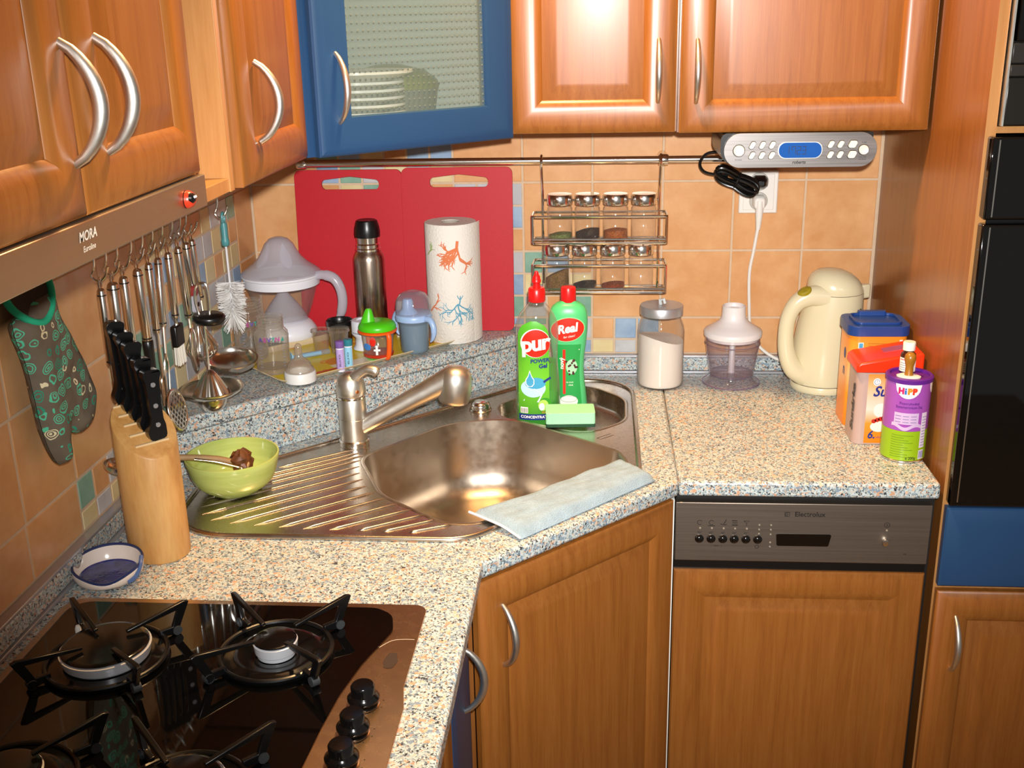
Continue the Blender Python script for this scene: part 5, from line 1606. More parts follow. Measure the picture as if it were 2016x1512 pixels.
# ================================================================== right worktop
# glass sugar jar
j = thing('storage_jar', 'glass storage jar half full of white sugar with aluminium lid', 'jar', (0.900, -0.092, ZT + 0.0004))
MB().lathe([(0, 0.003), (0.046, 0.0), (0.0495, 0.003), (0.0500, 0.012), (0.0500, 0.122), (0.0485, 0.134), (0.0445, 0.144), (0.0425, 0.149), (0.0425, 0.162)], 48).build('glass', thin('jar_clear', 'f2efe8', 0.03, 'ddd8d0', 0.03, 1.0, 0.22), j, ang=60)
seg = 40
rr_ = 0.0478
def sug(k, f=1.0):
    return [(k * rr_ * math.cos(2 * PI * i / seg), k * rr_ * math.sin(2 * PI * i / seg), 0.1065 - 0.009 * k * math.cos(2 * PI * i / seg - 0.3) + 0.003 * math.sin(4 * PI * i / seg) * k + 0.002 * (1 - k)) for i in range(seg)]
MB().loft([[(rr_ * 0.95 * math.cos(2 * PI * i / seg), rr_ * 0.95 * math.sin(2 * PI * i / seg), 0.004) for i in range(seg)], [(rr_ * math.cos(2 * PI * i / seg), rr_ * math.sin(2 * PI * i / seg), 0.010) for i in range(seg)], sug(1.0), sug(0.6), sug(0.2)], True, True).build('sugar', mat('sugar_white', 'e6dfd8', 0.9, bump=0.3, bscale=900), j, ang=50)
AL = mat('lid_aluminium', (0.74, 0.74, 0.75), 0.38, 0.7)
l_ = MB().lathe([(0.0445, 0.1575), (0.0458, 0.158), (0.0460, 0.1755), (0.0445, 0.1775), (0.030, 0.1782), (0, 0.1784)], 48).build('lid', AL, j, ang=40)
MB().tube([(-0.002, -0.004, 0.1785), (-0.004, -0.004, 0.189), (0.004, -0.008, 0.1915), (0.006, -0.010, 0.182)], 0.0042, 4).build('clip', mat('clip_pale', 'cfd6d6', 0.35), l_, bevel=0.001)

# small food chopper
ch = thing('food_chopper', 'small food chopper with smoky clear bowl and white funnel lid', 'chopper', (1.054, -0.076, ZT + 0.0004))
SMK = thin('smoky_plastic', 'ece4ea', 0.10, 'c0b0c0', 0.06, 1.0, 0.50)
MB().lathe([(0.060, 0.0), (0.0625, 0.0015), (0.060, 0.004), (0.050, 0.010), (0.0455, 0.017), (0.0455, 0.020)], 48).build('foot', SMK, ch, ang=50)
MB().lathe([(0.0450, 0.0205), (0.0475, 0.022), (0.0540, 0.060), (0.0585, 0.096), (0.0590, 0.112)], 48).build('bowl', SMK, ch, ang=60)
MB().tube([(0.0588 * math.cos(2 * PI * i / 40), 0.0588 * math.sin(2 * PI * i / 40), 0.0905) for i in range(40)], 0.0007, 6, closed=True).build('bowl_line', mat('line_violet', '6a5a70', 0.4), ch)
MB().lathe([(0.009, 0.0212), (0.007, 0.026), (0.0062, 0.10), (0, 0.10)], 20).build('blade_shaft', mat('shaft_pale', 'c9c2c4', 0.4), ch)
MB().lathe([(0.0545, 0.099), (0.0560, 0.100), (0.0565, 0.106), (0.0612, 0.107), (0.0617, 0.116), (0.0600, 0.119), (0.045, 0.128), (0.031, 0.138), (0.026, 0.146), (0.0248, 0.160), (0.0248, 0.171), (0.0228, 0.1725), (0.0215, 0.171), (0.0205, 0.164), (0, 0.1625)], 48).build('lid', mat('chopper_white', 'e2dcda', 0.4), ch, ang=40)

for nm_, rr3, zz3 in (('bowl_base_line', 0.0462, 0.0215), ('foot_line', 0.0612, 0.0028), ('bowl_edge', 0.0592, 0.1080)):
    MB().tube([(rr3 * math.cos(2 * PI * i / 44), rr3 * math.sin(2 * PI * i / 44), zz3) for i in range(44)], 0.0011, 6, closed=True).build(nm_, thin('violet_edge', 'b8a8c4', 0.35, '9a86b0', 0.1, 1.0, 0.4) if 'violet_edge' not in MATS else MATS['violet_edge'], ch)
MB().lathe([(0.0455, 0.0222), (0.0465, 0.0235), (0, 0.0235)], 40).build('bowl_floor', thin('bowl_floor', 'd8ccd8', 0.22, 'a898ac', 0.1, 0.8, 0.2), ch)
# cream electric kettle
KC = mat('cream_plastic', 'ded4b0', 0.22, spec=0.5)
kt = thing('kettle', 'cream plastic electric kettle with olive switch', 'kettle', (1.243, -0.105, ZT + 0.0004))
kt.scale = (0.98, 0.98, 1.045)
MB().lathe([(0, 0), (0.066, 0), (0.0685, 0.003), (0.0690, 0.013), (0.067, 0.015)], 48, sx=1.0, sy=0.92).build('base', KC, kt, ang=50)
def kring(z, rx, ry, ox, n=48):
    return [(ox + rx * math.cos(2 * PI * i / n), ry * math.sin(2 * PI * i / n), z) for i in range(n)]
KR = [(0.0155, 0.066, 0.060, 0.000), (0.030, 0.0705, 0.063, 0.000), (0.060, 0.0715, 0.064, 0.001), (0.10, 0.0700, 0.063, 0.003), (0.14, 0.0665, 0.0605, 0.007), (0.18, 0.0615, 0.0565, 0.0115), (0.200, 0.0585, 0.0540, 0.0140)]
kb = MB().loft([kring(*k) for k in KR], True, True).build('body', KC, kt, ang=60)
MB().loft([kring(z, rx, ry, ox) for z, rx, ry, ox in ((0.2008, 0.0575, 0.0530, 0.0140), (0.2025, 0.0580, 0.0535, 0.0140), (0.213, 0.0570, 0.053, 0.0115), (0.225, 0.0520, 0.049, 0.008), (0.236, 0.042, 0.040, 0.004), (0.2435, 0.028, 0.027, 0.001), (0.247, 0.012, 0.012, 0.0), (0.2475, 0.001, 0.001, 0.0))], False, True).build('lid', KC, kt, ang=60)
MB().prism([(0.058, -0.018), (0.086, -0.004), (0.086, 0.004), (0.058, 0.018)], 0.188, 0.2155).build('spout', KC, kt, bevel=0.004)
kp = bez([(-0.010, -0.030, 0.196), (-0.040, -0.034, 0.199), (-0.070, -0.037, 0.187), (-0.087, -0.038, 0.158), (-0.091, -0.038, 0.120), (-0.086, -0.036, 0.082), (-0.070, -0.032, 0.050), (-0.044, -0.026, 0.034)], 6)
nK = len(kp)
MB().tube(kp, [0.0235 - 0.0075 * math.sin(PI * min(1, i / nK * 1.05)) for i in range(nK)], 18, flat=1.0).build('handle', KC, kt, ang=70)
km = Matrix.Translation((-0.058, -0.044, 0.2090)) @ Matrix.Rotation(math.radians(-24), 4, 'Y') @ Matrix.Rotation(math.radians(24), 4, 'X')
MB().lathe([(0.0148, -0.004), (0.0150, 0.0035), (0.0125, 0.006), (0, 0.0065)], 26, sy=0.68, mtx=km).build('switch', mat('olive_switch', '9c8a1e', 0.35), kt, ang=50)
MB().lathe([(0.0085, 0), (0.0085, 0.003), (0, 0.0035)], 18, sx=0.55, mtx=Matrix.Translation((0.059, -0.034, 0.165)) @ Matrix.Rotation(math.radians(50), 4, 'Z') @ Matrix.Rotation(PI / 2, 4, 'X')).build('water_gauge', mat('olive_window', '5a5a1e', 0.3), kt)

# formula boxes
def grad(name, stops, z0, z1, rough=0.3):
    a = NT(name)
    v = a.coords()
    sp_ = a.n('ShaderNodeSeparateXYZ')
    a.l(v, sp_.inputs[0])
    mr = a.n('ShaderNodeMapRange', i_1=z0, i_2=z1)
    a.l(sp_.outputs[2], mr.inputs[0])
    a.l(a.ramp(stops, mr.outputs[0]), a.b.inputs['Base Color'])
    a.b.inputs['Roughness'].default_value = rough
    return a.m
OG = grad('label_orange', [(0.0, 'e07d12'), (0.35, 'ea8f1f'), (0.55, 'e9b27c'), (0.78, 'eb9a38'), (1.0, 'e8860f')], 0.0, 0.175)
bx_ = thing('formula_box', 'orange milk powder box with dark blue lid beside the kettle', 'box', (1.239, -0.345, ZT + 0.0004))
bx_.scale = (0.96, 1.0, 1.09)
MB().prism(rrect(0.0, 0.112, 0.0, 0.092, 0.018, 6), 0.0, 0.166).build('box_body', OG, bx_, bevel=0.003)
DB = mat('navy_lid', '163a7e', 0.35)
ll = MB().prism(rrect(-0.004, 0.1155, -0.004, 0.096, 0.021, 6), 0.1665, 0.184).build('lid', DB, bx_, bevel=0.005, bseg=3)
MB().prism(rrect(0.010, 0.102, 0.010, 0.082, 0.014, 5), 0.1842, 0.1885, [rrect(0.014, 0.098, 0.014, 0.078, 0.012, 5)]).build('lid_ridge', DB, ll, bevel=0.001)
MB().prism(rrect(0.030, 0.085, 0.076, 0.090, 0.004, 4), 0.1842, 0.192).build('hinge', DB, ll, bevel=0.001)
for k in range(3):
    mark('picture_tile', [rect2d(0.016, 0.026, 0.144 - 0.0155 * k, 0.155 - 0.0155 * k, 1, 1)], lambda u, v: (u, -0.0006, v), LW, bx_)
    mark('picture_tile', [rect2d(0.0172, 0.0248, 0.1452 - 0.0155 * k, 0.1538 - 0.0155 * k, 1, 1)], lambda u, v: (u, -0.0009, v), LS, bx_)
mark('small_print', [rect2d(0.034, 0.082 - 0.006 * (k % 3), 0.1525 - 0.004 * k, 0.1535 - 0.004 * k, 1, 1) for k in range(8)], lambda u, v: (u, -0.0006, v), mat('print_brown', '8a5a1c', 0.5), bx_)
mark('white_panel', [rect2d(0.094, 0.100, 0.11, 0.16, 1, 1)], lambda u, v: (u, -0.0006 + max(0, (u - 0.094)) * 0.1, v), LW, bx_)
leftf = lambda u, v: (-0.0006, 0.092 - u, v)
mark('lettering', [shift(text2d('n', 0.03, 0, 0.0006), 0.058, 0.098)], leftf, LN, bx_)
mark('picture_spot', [ell2d(0.008, 0.010, 0.058, 0.128)], leftf, LN, bx_)

r2 = thing('formula_box', 'milk powder box with sloping red lid behind the purple can', 'box', (1.236, -0.437, ZT + 0.0004), 0.0)
r2.scale = (0.97, 1.0, 1.05)
GP = mat('box_grey_pink', 'b39a92', 0.35)
MB().prism(rrect(0.0, 0.114, 0.0, 0.080, 0.016, 6), 0.0, 0.132).build('box_body', GP, r2, bevel=0.002)
OG2 = grad('label_orange_front', [(0.0, 'e2780c'), (0.30, 'ec8e2c'), (0.5, 'efd3c4'), (0.78, 'eeb88c'), (1.0, 'ee8f22')], 0.0, 0.132)
lb2 = mark('label', [rect2d(0.020, 0.100, 0.003, 0.130, 6, 6)], lambda u, v: (u, -0.0006, v), OG2, r2)
RL = mat('red_lid', 'e5330c', 0.3)
lidp = [(-0.004, 0.1325), (0.118, 0.1325), (0.118, 0.1665), (0.110, 0.1690), (0.006, 0.1510), (-0.003, 0.1455)]
MB().prism(ccw(lidp), -0.0845, 0.003, mtx=Matrix(((1, 0, 0, 0), (0, 0, -1, 0), (0, 1, 0, 0), (0, 0, 0, 1)))).build('lid', RL, r2, bevel=0.006, bseg=3)
rm = Matrix.Translation((0.074, 0.045, 0.1632)) @ Matrix.Rotation(math.atan2(-0.018, 0.104), 4, 'Y')
MB().box(-0.022, 0.022, -0.012, 0.012, -0.001, 0.0012, mtx=rm).build('lid_window', mat('lid_window', '9a4a5c', 0.2), r2)
rf2 = lambda u, v: (u, -0.0009, v)
mark('lettering', [shift(text2d('Sunar', 0.026, 0.3, 0.0007, 1.0, 'LEFT'), 0.030, 0.098)], rf2, LN, lb2, 'blue brand lettering')
mark('round_mark', [ell2d(0.0068, 0.0068, 0.036, 0.116)], rf2, LW, lb2)
mark('round_mark_print', [stroke2d([(0.036 + 0.0045 * math.cos(k * 0.5), 0.116 + 0.0045 * math.sin(k * 0.5)) for k in range(13)], 0.0008), shift(text2d('?', 0.007), 0.036, 0.116)], lambda u, v: (u, -0.0012, v), LN, lb2)
mark('lettering', [shift(text2d('6.', 0.020, 0.2, 0.0006), 0.033, 0.018), shift(text2d('měsíc', 0.005), 0.047, 0.014), shift(text2d('pokračovací', 0.004), 0.062, 0.084)], rf2, LN, lb2)
mark('picture_cup', [ell2d(0.013, 0.013, 0.047, 0.064), ell2d(0.016, 0.010, 0.046, 0.034)], rf2, mat('print_cream', 'e9e2d8', 0.4), lb2)
mark('picture_fruit', [ell2d(0.0045, 0.004, 0.036 + 0.006 * k, 0.044 + 0.0022 * k, 12, 2) for k in range(6)], lambda u, v: (u, -0.0012, v), mat('print_berry', 'b8261a', 0.4), lb2)
mark('lettering', [shift(text2d('Sunárka', 0.027, 0, 0.0012), 0.056, 0.066, 1, PI / 2)], lambda u, v: (-0.0006, 0.075 - u, v), mat('print_dark_brown', '33221c', 0.4), r2, 'dark vertical brand lettering on the box side')

# purple and green can
cn = thing('tea_can', 'purple and lime cardboard can with plastic lid at the worktop front', 'can', (1.3125, -0.487, ZT + 0.0004))
cn.scale = (1, 1, 1.06)
RC = 0.0385
PUR = mat('can_purple', '9c4fae', 0.3)
MB().lathe([(RC * 0.98, 0.0), (RC + 0.0008, 0.001), (RC + 0.0008, 0.003), (RC, 0.004)], 48).build('bottom_rim', CHROME, cn)
MB().lathe([(0, 0.0012), (RC, 0.002), (RC, 0.056)], 48).build('lower_sleeve', mat('can_lime', '8fb41a', 0.3), cn)
cbody = MB().lathe([(RC, 0.0562), (RC, 0.137), (RC - 0.001, 0.138)], 48).build('upper_sleeve', PUR, cn)
MB().lathe([(RC, 0.1375), (RC + 0.0018, 0.138), (RC + 0.0020, 0.1445), (RC - 0.001, 0.1465), (RC - 0.005, 0.1460), (RC - 0.006, 0.1425), (0, 0.1425)], 48).build('lid', mat('can_lid_purple', '5a1f86', 0.35), cn, ang=40)
ca_ = math.atan2(CAM.y + 0.487, CAM.x - 1.3125)
def canmap(off):
    return lambda u, v: ((RC + off) * math.cos(ca_ + 0.18 + u / RC), (RC + off) * math.sin(ca_ + 0.18 + u / RC), v)
def halfdisc(cx, top, rx, ry, n=18):
    return [(cx + rx * math.cos(PI + PI * k / n), top + ry * math.sin(PI + PI * k / n)) for k in range(n + 1)]
def strip_half(cx, top, rx, ry, n=16):
    vs, fs = [], []
    for k in range(n + 1):
        x = cx - rx + 2 * rx * k / n
        d = ry * math.sqrt(max(0, 1 - ((x - cx) / rx) ** 2))
        vs += [(x, top), (x, top - d)]
    for k in range(n):
        fs.append((2 * k, 2 * k + 1, 2 * k + 3, 2 * k + 2))
    return vs, fs
mark('logo_field', [strip_half(-0.006, 0.137, 0.0225, 0.024), strip_half(0.046, 0.137, 0.010, 0.018)], canmap(0.0005), LW, cbody)
for ch_, dx, cc in (('H', -0.0155, 'c8246a'), ('i', -0.0082, '2a6ab8'), ('P', -0.0015, 'e08a1c'), ('P', 0.0065, 'd9381c')):
    mark('lettering', [shift(text2d(ch_, 0.0135, 0, 0.0011), dx - 0.002, 0.1255)], canmap(0.0010), mat('hipp_' + cc, cc, 0.4), cbody)
mark('lettering', [shift(text2d('Pozoruhodný', 0.0062, 0, 0.0001), -0.002, 0.1045), shift(text2d('Sommertraum čaj', 0.0062, 0, 0.0001), -0.002, 0.098)], canmap(0.0006), mat('print_deep_purple', '4a1a6e', 0.4), cbody)
mark('table_field', [rect2d(-0.026, 0.016, 0.068, 0.088, 12, 2)], canmap(0.0004), mat('print_lilac', 'c9b0d6', 0.4), cbody)
mark('table_lines', [rect2d(-0.024 + 0.013 * (k % 3), -0.014 + 0.013 * (k % 3), 0.0715 + 0.0052 * (k // 3), 0.0725 + 0.0052 * (k // 3), 2, 1) for k in range(9)], canmap(0.0008), mat('print_violet_grey', '7a6a9a', 0.4), cbody)
wave = []
mark('wave', [( [(-0.030 + 0.001 * k, 0.0565 + 0.002 * math.sin(k * 0.25) * 0 + 0.004 + 0.0035 * math.sin(k * 0.16 + 1) + (0.006 if q else 0)) for k in range(54) for q in (0, 1)], [(2 * k, 2 * k + 1, 2 * k + 3, 2 * k + 2) for k in range(53)])], canmap(0.0003), MATS['print_lilac'], cbody)
mark('small_print', [rect2d(-0.028, 0.010 - 0.008 * (k % 3), 0.010 + 0.0042 * k, 0.0108 + 0.0042 * k, 10, 1) for k in range(10)], canmap(0.0005), mat('print_olive', '5a7a10', 0.4), cn)
mark('label_panel', [rect2d(0.022, 0.034, 0.026, 0.088, 4, 2), rect2d(0.022, 0.034, 0.006, 0.022, 4, 2)], canmap(0.0007), mat('print_lilac_pale', 'd9cfe0', 0.4), cn)
mark('panel_lines', [rect2d(0.024, 0.033, 0.030 + 0.005 * k, 0.031 + 0.005 * k, 3, 1) for k in range(11)] + [rect2d(0.0235 + 0.0022 * k, 0.0247 + 0.0022 * k, 0.008, 0.020, 1, 1) for k in range(5)], canmap(0.0010), mat('print_slate', '6a6aa0', 0.4), cn)
mark('lettering', [shift(text2d('e 200g', 0.0068, 0, 0.0001), 0.008, 0.0085)], canmap(0.0006), ink, cn)

zc = ZT + 0.1518
md = thing('medicine_bottle', 'small brown medicine bottle with white cap on the purple can', 'bottle', (1.3130, -0.4665, zc))
MB().lathe([(0, 0), (0.012, 0), (0.0135, 0.0015), (0.0135, 0.030), (0.0125, 0.034), (0.0085, 0.038), (0.0078, 0.042)], 28).build('glass', mat('amber_glass', '3c1a08', 0.08, spec=0.7), md, ang=60)
MB().lathe([(0.0088, 0.040), (0.0105, 0.0405), (0.0108, 0.054), (0.0098, 0.0555), (0, 0.0555)], 28, flute=(22, 0.015)).build('cap', WHITE, md, ang=40)
mk = lambda off: (lambda u, v: ((0.0135 + off) * math.cos(ca_ + u / 0.0135), (0.0135 + off) * math.sin(ca_ + u / 0.0135), v))
lm = mark('label', [rect2d(-0.018, 0.018, 0.003, 0.028, 14, 2)], mk(0.0003), LW, md)
mark('label_print', [rect2d(-0.014, 0.014, 0.024, 0.0255, 8, 1)] , mk(0.0006), LR, lm)
mark('label_print', [rect2d(-0.014, 0.012 - 0.004 * (k % 2), 0.006 + 0.004 * k, 0.0072 + 0.004 * k, 8, 1) for k in range(4)], mk(0.0006), mat('print_grey_text', '8a8a8a', 0.5), lm)
pc = thing('pacifier', 'pacifier with brown latex teat lying on the purple can', 'pacifier', (1.3068, -0.5015, zc))
MB().lathe([(0.017, 0.0), (0.0200, 0.001), (0.0205, 0.0035), (0.016, 0.0055), (0.006, 0.005), (0, 0.005)], 30, sy=0.72, mtx=Matrix.Rotation(ca_ + PI / 2, 4, 'Z')).build('shield', mat('shield_white', 'e2ddd6', 0.35), pc, ang=50)
tf = Matrix.Rotation(ca_ + PI / 2, 4, 'Z') @ Matrix.Rotation(math.radians(-8), 4, 'X')
MB().lathe([(0.0075, 0.0045), (0.0068, 0.012), (0.0066, 0.020), (0.0085, 0.028), (0.0100, 0.034), (0.0090, 0.040), (0.005, 0.0445), (0, 0.0455)], 24, mtx=tf).build('teat', mat('latex_brown', '96651c', 0.3), pc, ang=70)

# ================================================================== left worktop
# knife block
KX, KY = 0.101, -0.903
kbk = thing('knife_block', 'oval light wood knife block with slanted top', 'knife block', (KX, KY, ZT + 0.0004), -PI / 4)
na, nb_ = 0.053, 0.044
def topz(xl):
    return 0.2005 - 0.62 * xl
n_ = 56
el = [(na * math.cos(2 * PI * i / n_), nb_ * math.sin(2 * PI * i / n_)) for i in range(n_)]
MB().loft([[(x * 0.985, y * 0.985, 0.0) for x, y in el], [(x, y, 0.002) for x, y in el], [(x, y, topz(x) - 0.002) for x, y in el], [(x * 0.975, y * 0.975, topz(x * 0.975)) for x, y in el]], True, True).build('block', BEECH, kbk, ang=40)
GRIP = mat('knife_grip', '0b0b0c', 0.22, spec=0.5)
RIV = mat('rivet_alu', (0.75, 0.75, 0.76), 0.3, 0.8)
specs = [(-0.042, 0.124, -0.008), (-0.0255, 0.121, -0.003), (-0.009, 0.119, 0.001), (0.009, 0.109, 0.005), (0.027, 0.106, 0.009)]
klab = ['black handled knife farthest back in the wooden block', 'second black handled knife from the back of the block', 'middle black handled knife in the wooden block', 'second black handled knife from the front of the block', 'frontmost black handled knife in the wooden block']
cR, sR = math.cos(-PI / 4), math.sin(-PI / 4)
for k, (xl, hl, yl) in enumerate(specs):
    wx, wy = KX + xl * cR - yl * sR, KY + xl * sR + yl * cR
    zt_ = ZT + topz(xl) + 0.004
    t = thing('kitchen_knife', klab[k], 'knife', (wx, wy, zt_), -PI / 4, 'knives in the block')
    prof = [(-0.0125, 0.0), (0.0125, 0.002), (0.0120, 0.022), (0.0095, 0.032), (0.0088, hl * 0.55), (0.0105, hl * 0.85), (0.0135, hl * 0.96), (0.0110, hl), (-0.006, hl * 1.02), (-0.0125, hl * 0.985), (-0.0135, hl * 0.93), (-0.0105, hl * 0.82), (-0.0088, hl * 0.55), (-0.0088, 0.034), (-0.0105, 0.026), (-0.0158, 0.014)]
    prof = fillet(prof, 0.006, 2)
    hm_ = Matrix(((0, 0, 1, 0), (1, 0, 0, 0), (0, 1, 0, 0), (0, 0, 0, 1)))
    hnd = MB().prism(ccw(prof), -0.0072, 0.0072, mtx=hm_).build('handle', GRIP, t, bevel=0.0058, bseg=3)
    for z in (0.024, hl * 0.5, hl * 0.80):
        MB().lathe([(0.0036, 0), (0.0036, 0.0008), (0, 0.0011)], 12, mtx=Matrix.Translation((0.0070, 0.0, z)) @ Matrix.Rotation(PI / 2, 4, 'Y')).build('rivet', RIV, hnd)
    MB().box(-0.0009, 0.0009, -0.0105, 0.0105, -0.05, 0.001).build('blade', UTEN, t)
    MB().box(xl - 0.0020, xl + 0.0020, -0.026, 0.024, topz(xl) - 0.004, topz(xl) + 0.0016).build('slot', mat('slot_light', 'd8b98a', 0.8), kbk)

# spoon rest
sr_ = thing('spoon_rest', 'round white ceramic spoon rest with blue glazed inside beside the hob', 'spoon rest', (0.060, -0.991, ZT + 0.0004))
CER = mat('cream_ceramic', 'e6d8cc', 0.15, spec=0.6)
n_ = 56
def wallh(a):
    d = abs((a - math.radians(-70) + PI) % (2 * PI) - PI)
    return 0.025 - 0.008 * math.exp(-(d / 0.55) ** 2) + 0.004 * math.cos(a - 1.9)
rings = []
for rr2, fz in ((0.040, 0.0), (0.0445, 0.004), (0.0490, 0.5), (0.0500, 0.9), (0.0492, 1.0), (0.0470, 1.0), (0.0455, 0.85), (0.0430, 0.35), (0.0385, -1)):
    rings.append([(rr2 * math.cos(2 * PI * i / n_), rr2 * 1.02 * math.sin(2 * PI * i / n_), (fz if fz in (0.0, 0.004) else (0.006 if fz == -1 else fz * wallh(2 * PI * i / n_)))) for i in range(n_)])
MB().loft(rings, True, False).build('dish_wall', CER, sr_, ang=60)
BGL = mat('cobalt_glaze', '2c3470', 0.1, spec=0.7, vary=0.5, vscale=90, bump=0.3, bscale=120)
MB().lathe([(0.0, 0.0052), (0.020, 0.0056), (0.0388, 0.0072), (0.0405, 0.0088)], 48, flute=(7, 0.006)).build('blue_glaze', BGL, sr_)
MB().tube([(0.0482 * math.cos(a), 0.0490 * math.sin(a), wallh(a) + 0.0004) for a in [2 * PI * i / n_ for i in range(n_)]], 0.0021, 8, closed=True).build('blue_rim', mat('navy_glaze', '2a3560', 0.15), sr_)
MB().tube(bez([(0.047, 0.010, 0.030), (0.0500, -0.004, 0.022), (0.048, -0.018, 0.012), (0.040, -0.028, 0.008)], 5), 0.0032, 8).build('blue_stroke', mat('denim_glaze', '4f6a9c', 0.15), sr_)

# green bowl with a spoon and a lump of chocolate
bw = thing('mixing_bowl', 'lime green glazed bowl standing on the drainer', 'bowl', (0.149, -0.686, ZT + 0.0070))
bw.scale = (1, 1, 0.88)
GBW = NT('lime_glaze')
_v = GBW.coords((14, 14, 90))
_n = GBW.n('ShaderNodeTexNoise', i_Scale=1.0, i_Detail=2.0)
GBW.l(_v, _n.inputs['Vector'])
GBW.l(GBW.ramp([(0.3, 'a6b45e'), (0.7, 'b6c270')], _n.outputs[0]), GBW.b.inputs['Base Color'])
GBW.b.inputs['Roughness'].default_value = 0.09
MB().lathe([(0, 0.003), (0.038, 0.003), (0.039, 0.0), (0.0435, 0.0), (0.0460, 0.004), (0.0590, 0.013), (0.0670, 0.024), (0.0725, 0.040), (0.0768, 0.060), (0.0788, 0.070), (0.0782, 0.0725), (0.0758, 0.0725), (0.0740, 0.066), (0.0695, 0.042), (0.0635, 0.025), (0.050, 0.013), (0.030, 0.009), (0, 0.008)], 56).build('bowl_body', GBW.m, bw, ang=60)
wp = thing('wooden_spoon', 'wooden spoon resting across the lime green bowl', 'spoon', (0.149, -0.686, ZT - 0.002))
MB().tube(bez([(-0.100, -0.042, 0.081), (-0.060, -0.030, 0.0775), (-0.02, -0.018, 0.0705), (0.012, -0.008, 0.058), (0.028, -0.003, 0.050)], 6), [0.0052] * 12 + [0.0055] * 6 + [0.006, 0.0065, 0.008, 0.010, 0.0115, 0.010, 0.006], 12).build('handle', mat('spoon_wood', '9c7a50', 0.6, vary=0.15), wp, ang=70)
sv = thing('teaspoon', 'pale metal teaspoon lying beside the wooden spoon in the bowl', 'spoon', (0.149, -0.686, ZT - 0.002))
MB().tube(bez([(-0.050, -0.040, 0.0788), (-0.020, -0.032, 0.072), (0.010, -0.024, 0.061), (0.025, -0.020, 0.054)], 6), [0.0035] * 15 + [0.0045, 0.006, 0.006, 0.004], 10, flat=0.5).build('handle', UTEN, sv, ang=70)
cl_ = thing('chocolate_lump', 'rough brown chocolate lump on the spoon in the bowl', 'chocolate', (0.165, -0.687, ZT + 0.051))
rg_ = random.Random(5)
mb = MB().ball((0, 0, 0.008), 0.019, 14, 10)
mb.v = [(x * (1 + rg_.uniform(-0.28, 0.22)), y * (1 + rg_.uniform(-0.28, 0.2)), 0.008 + (z - 0.008) * (1 + rg_.uniform(-0.25, 0.3))) for x, y, z in mb.v]
mb.build('lump', mat('chocolate_brown', '5a3216', 0.5, vary=0.4, vscale=120), cl_, ang=30)
# ================================================================== left wall: oven mitt, hook rail, utensils
mo = Vector((0.004, -1.02, 1.05))
mt = thing('oven_mitt', 'grey quilted oven mitt with mint and cream swirls hanging under the hood', 'oven mitt', tuple(mo))
OUT = [(-1.0725, 1.266), (-1.070, 1.242), (-1.056, 1.205), (-1.050, 1.1601), (-1.045, 1.1158), (-1.036, 1.0818), (-1.020, 1.052), (-1.008, 1.0455), (-0.995, 1.053), (-0.988, 1.088), (-0.983, 1.098), (-0.9637, 1.0745), (-0.945, 1.0705), (-0.925, 1.076), (-0.9066, 1.0942), (-0.9020, 1.1245), (-0.918, 1.1656), (-0.9435, 1.2139), (-0.9640, 1.2457), (-0.9740, 1.275), (-0.976, 1.290)]
sm = [p for p in bez([(a, b, 0) for a, b in OUT], 4)]
poly = ccw([(p[0] - mo.y, p[1] - mo.z) for p in sm])
MIT = NT('mitt_fabric')
_v = MIT.coords((1, 1, 1))
_vo = MIT.n('ShaderNodeTexVoronoi', i_Scale=50.0, i_Randomness=0.55)
_nz = MIT.n('ShaderNodeTexNoise', i_Scale=60.0, i_Detail=1.0)
MIT.l(_v, _nz.inputs['Vector'])
_mx = MIT.n('ShaderNodeMix', data_type='RGBA', blend_type='LINEAR_LIGHT')
_mx.inputs[0].default_value = 0.006
MIT.l(_v, _mx.inputs[6])
MIT.l(_nz.outputs[1], _mx.inputs[7])
MIT.l(_mx.outputs[2], _vo.inputs['Vector'])
_sp = MIT.n('ShaderNodeSeparateColor')
MIT.l(_vo.outputs['Color'], _sp.inputs[0])
_ring = MIT.ramp([(0.0, 'ffffff'), (0.09, '000000'), (0.17, 'ffffff'), (0.25, '000000'), (0.34, 'ffffff'), (0.42, '000000')], _vo.outputs['Distance'], 'CONSTANT')
_kind = MIT.ramp([(0.0, '5cc29c'), (0.45, '3a9478'), (0.66, 'e2d6ae'), (0.94, '70665a')], _sp.outputs[0], 'CONSTANT')
_fin = MIT.n('ShaderNodeMix', data_type='RGBA')
_fin.inputs[6].default_value = lin('6e6456')
MIT.l(_ring, _fin.inputs[0])
MIT.l(_kind, _fin.inputs[7])
MIT.l(_fin.outputs[2], MIT.b.inputs['Base Color'])
MIT.b.inputs['Roughness'].default_value = 0.95
MIT.b.inputs['Specular IOR Level'].default_value = 0.1
_wv = MIT.n('ShaderNodeTexNoise', i_Scale=22.0, i_Detail=2.0)
MIT.l(_v, _wv.inputs['Vector'])
MIT.bump(_wv.outputs[0], 0.6, 0.012)
from mathutils.geometry import delaunay_2d_cdt
def dist_in(p):
    best = 9.0
    ins_ = False
    for (x0, y0), (x1, y1) in zip(poly, poly[1:] + poly[:1]):
        dx, dy = x1 - x0, y1 - y0
        L2 = dx * dx + dy * dy
        tt = 0 if L2 == 0 else max(0, min(1, ((p[0] - x0) * dx + (p[1] - y0) * dy) / L2))
        best = min(best, math.hypot(p[0] - x0 - tt * dx, p[1] - y0 - tt * dy))
        if (y0 > p[1]) != (y1 > p[1]) and p[0] < (x1 - x0) * (p[1] - y0) / (y1 - y0) + x0:
            ins_ = not ins_
    return best if ins_ else -best
pin = [Vector(q) for q in poly]
x = -0.072
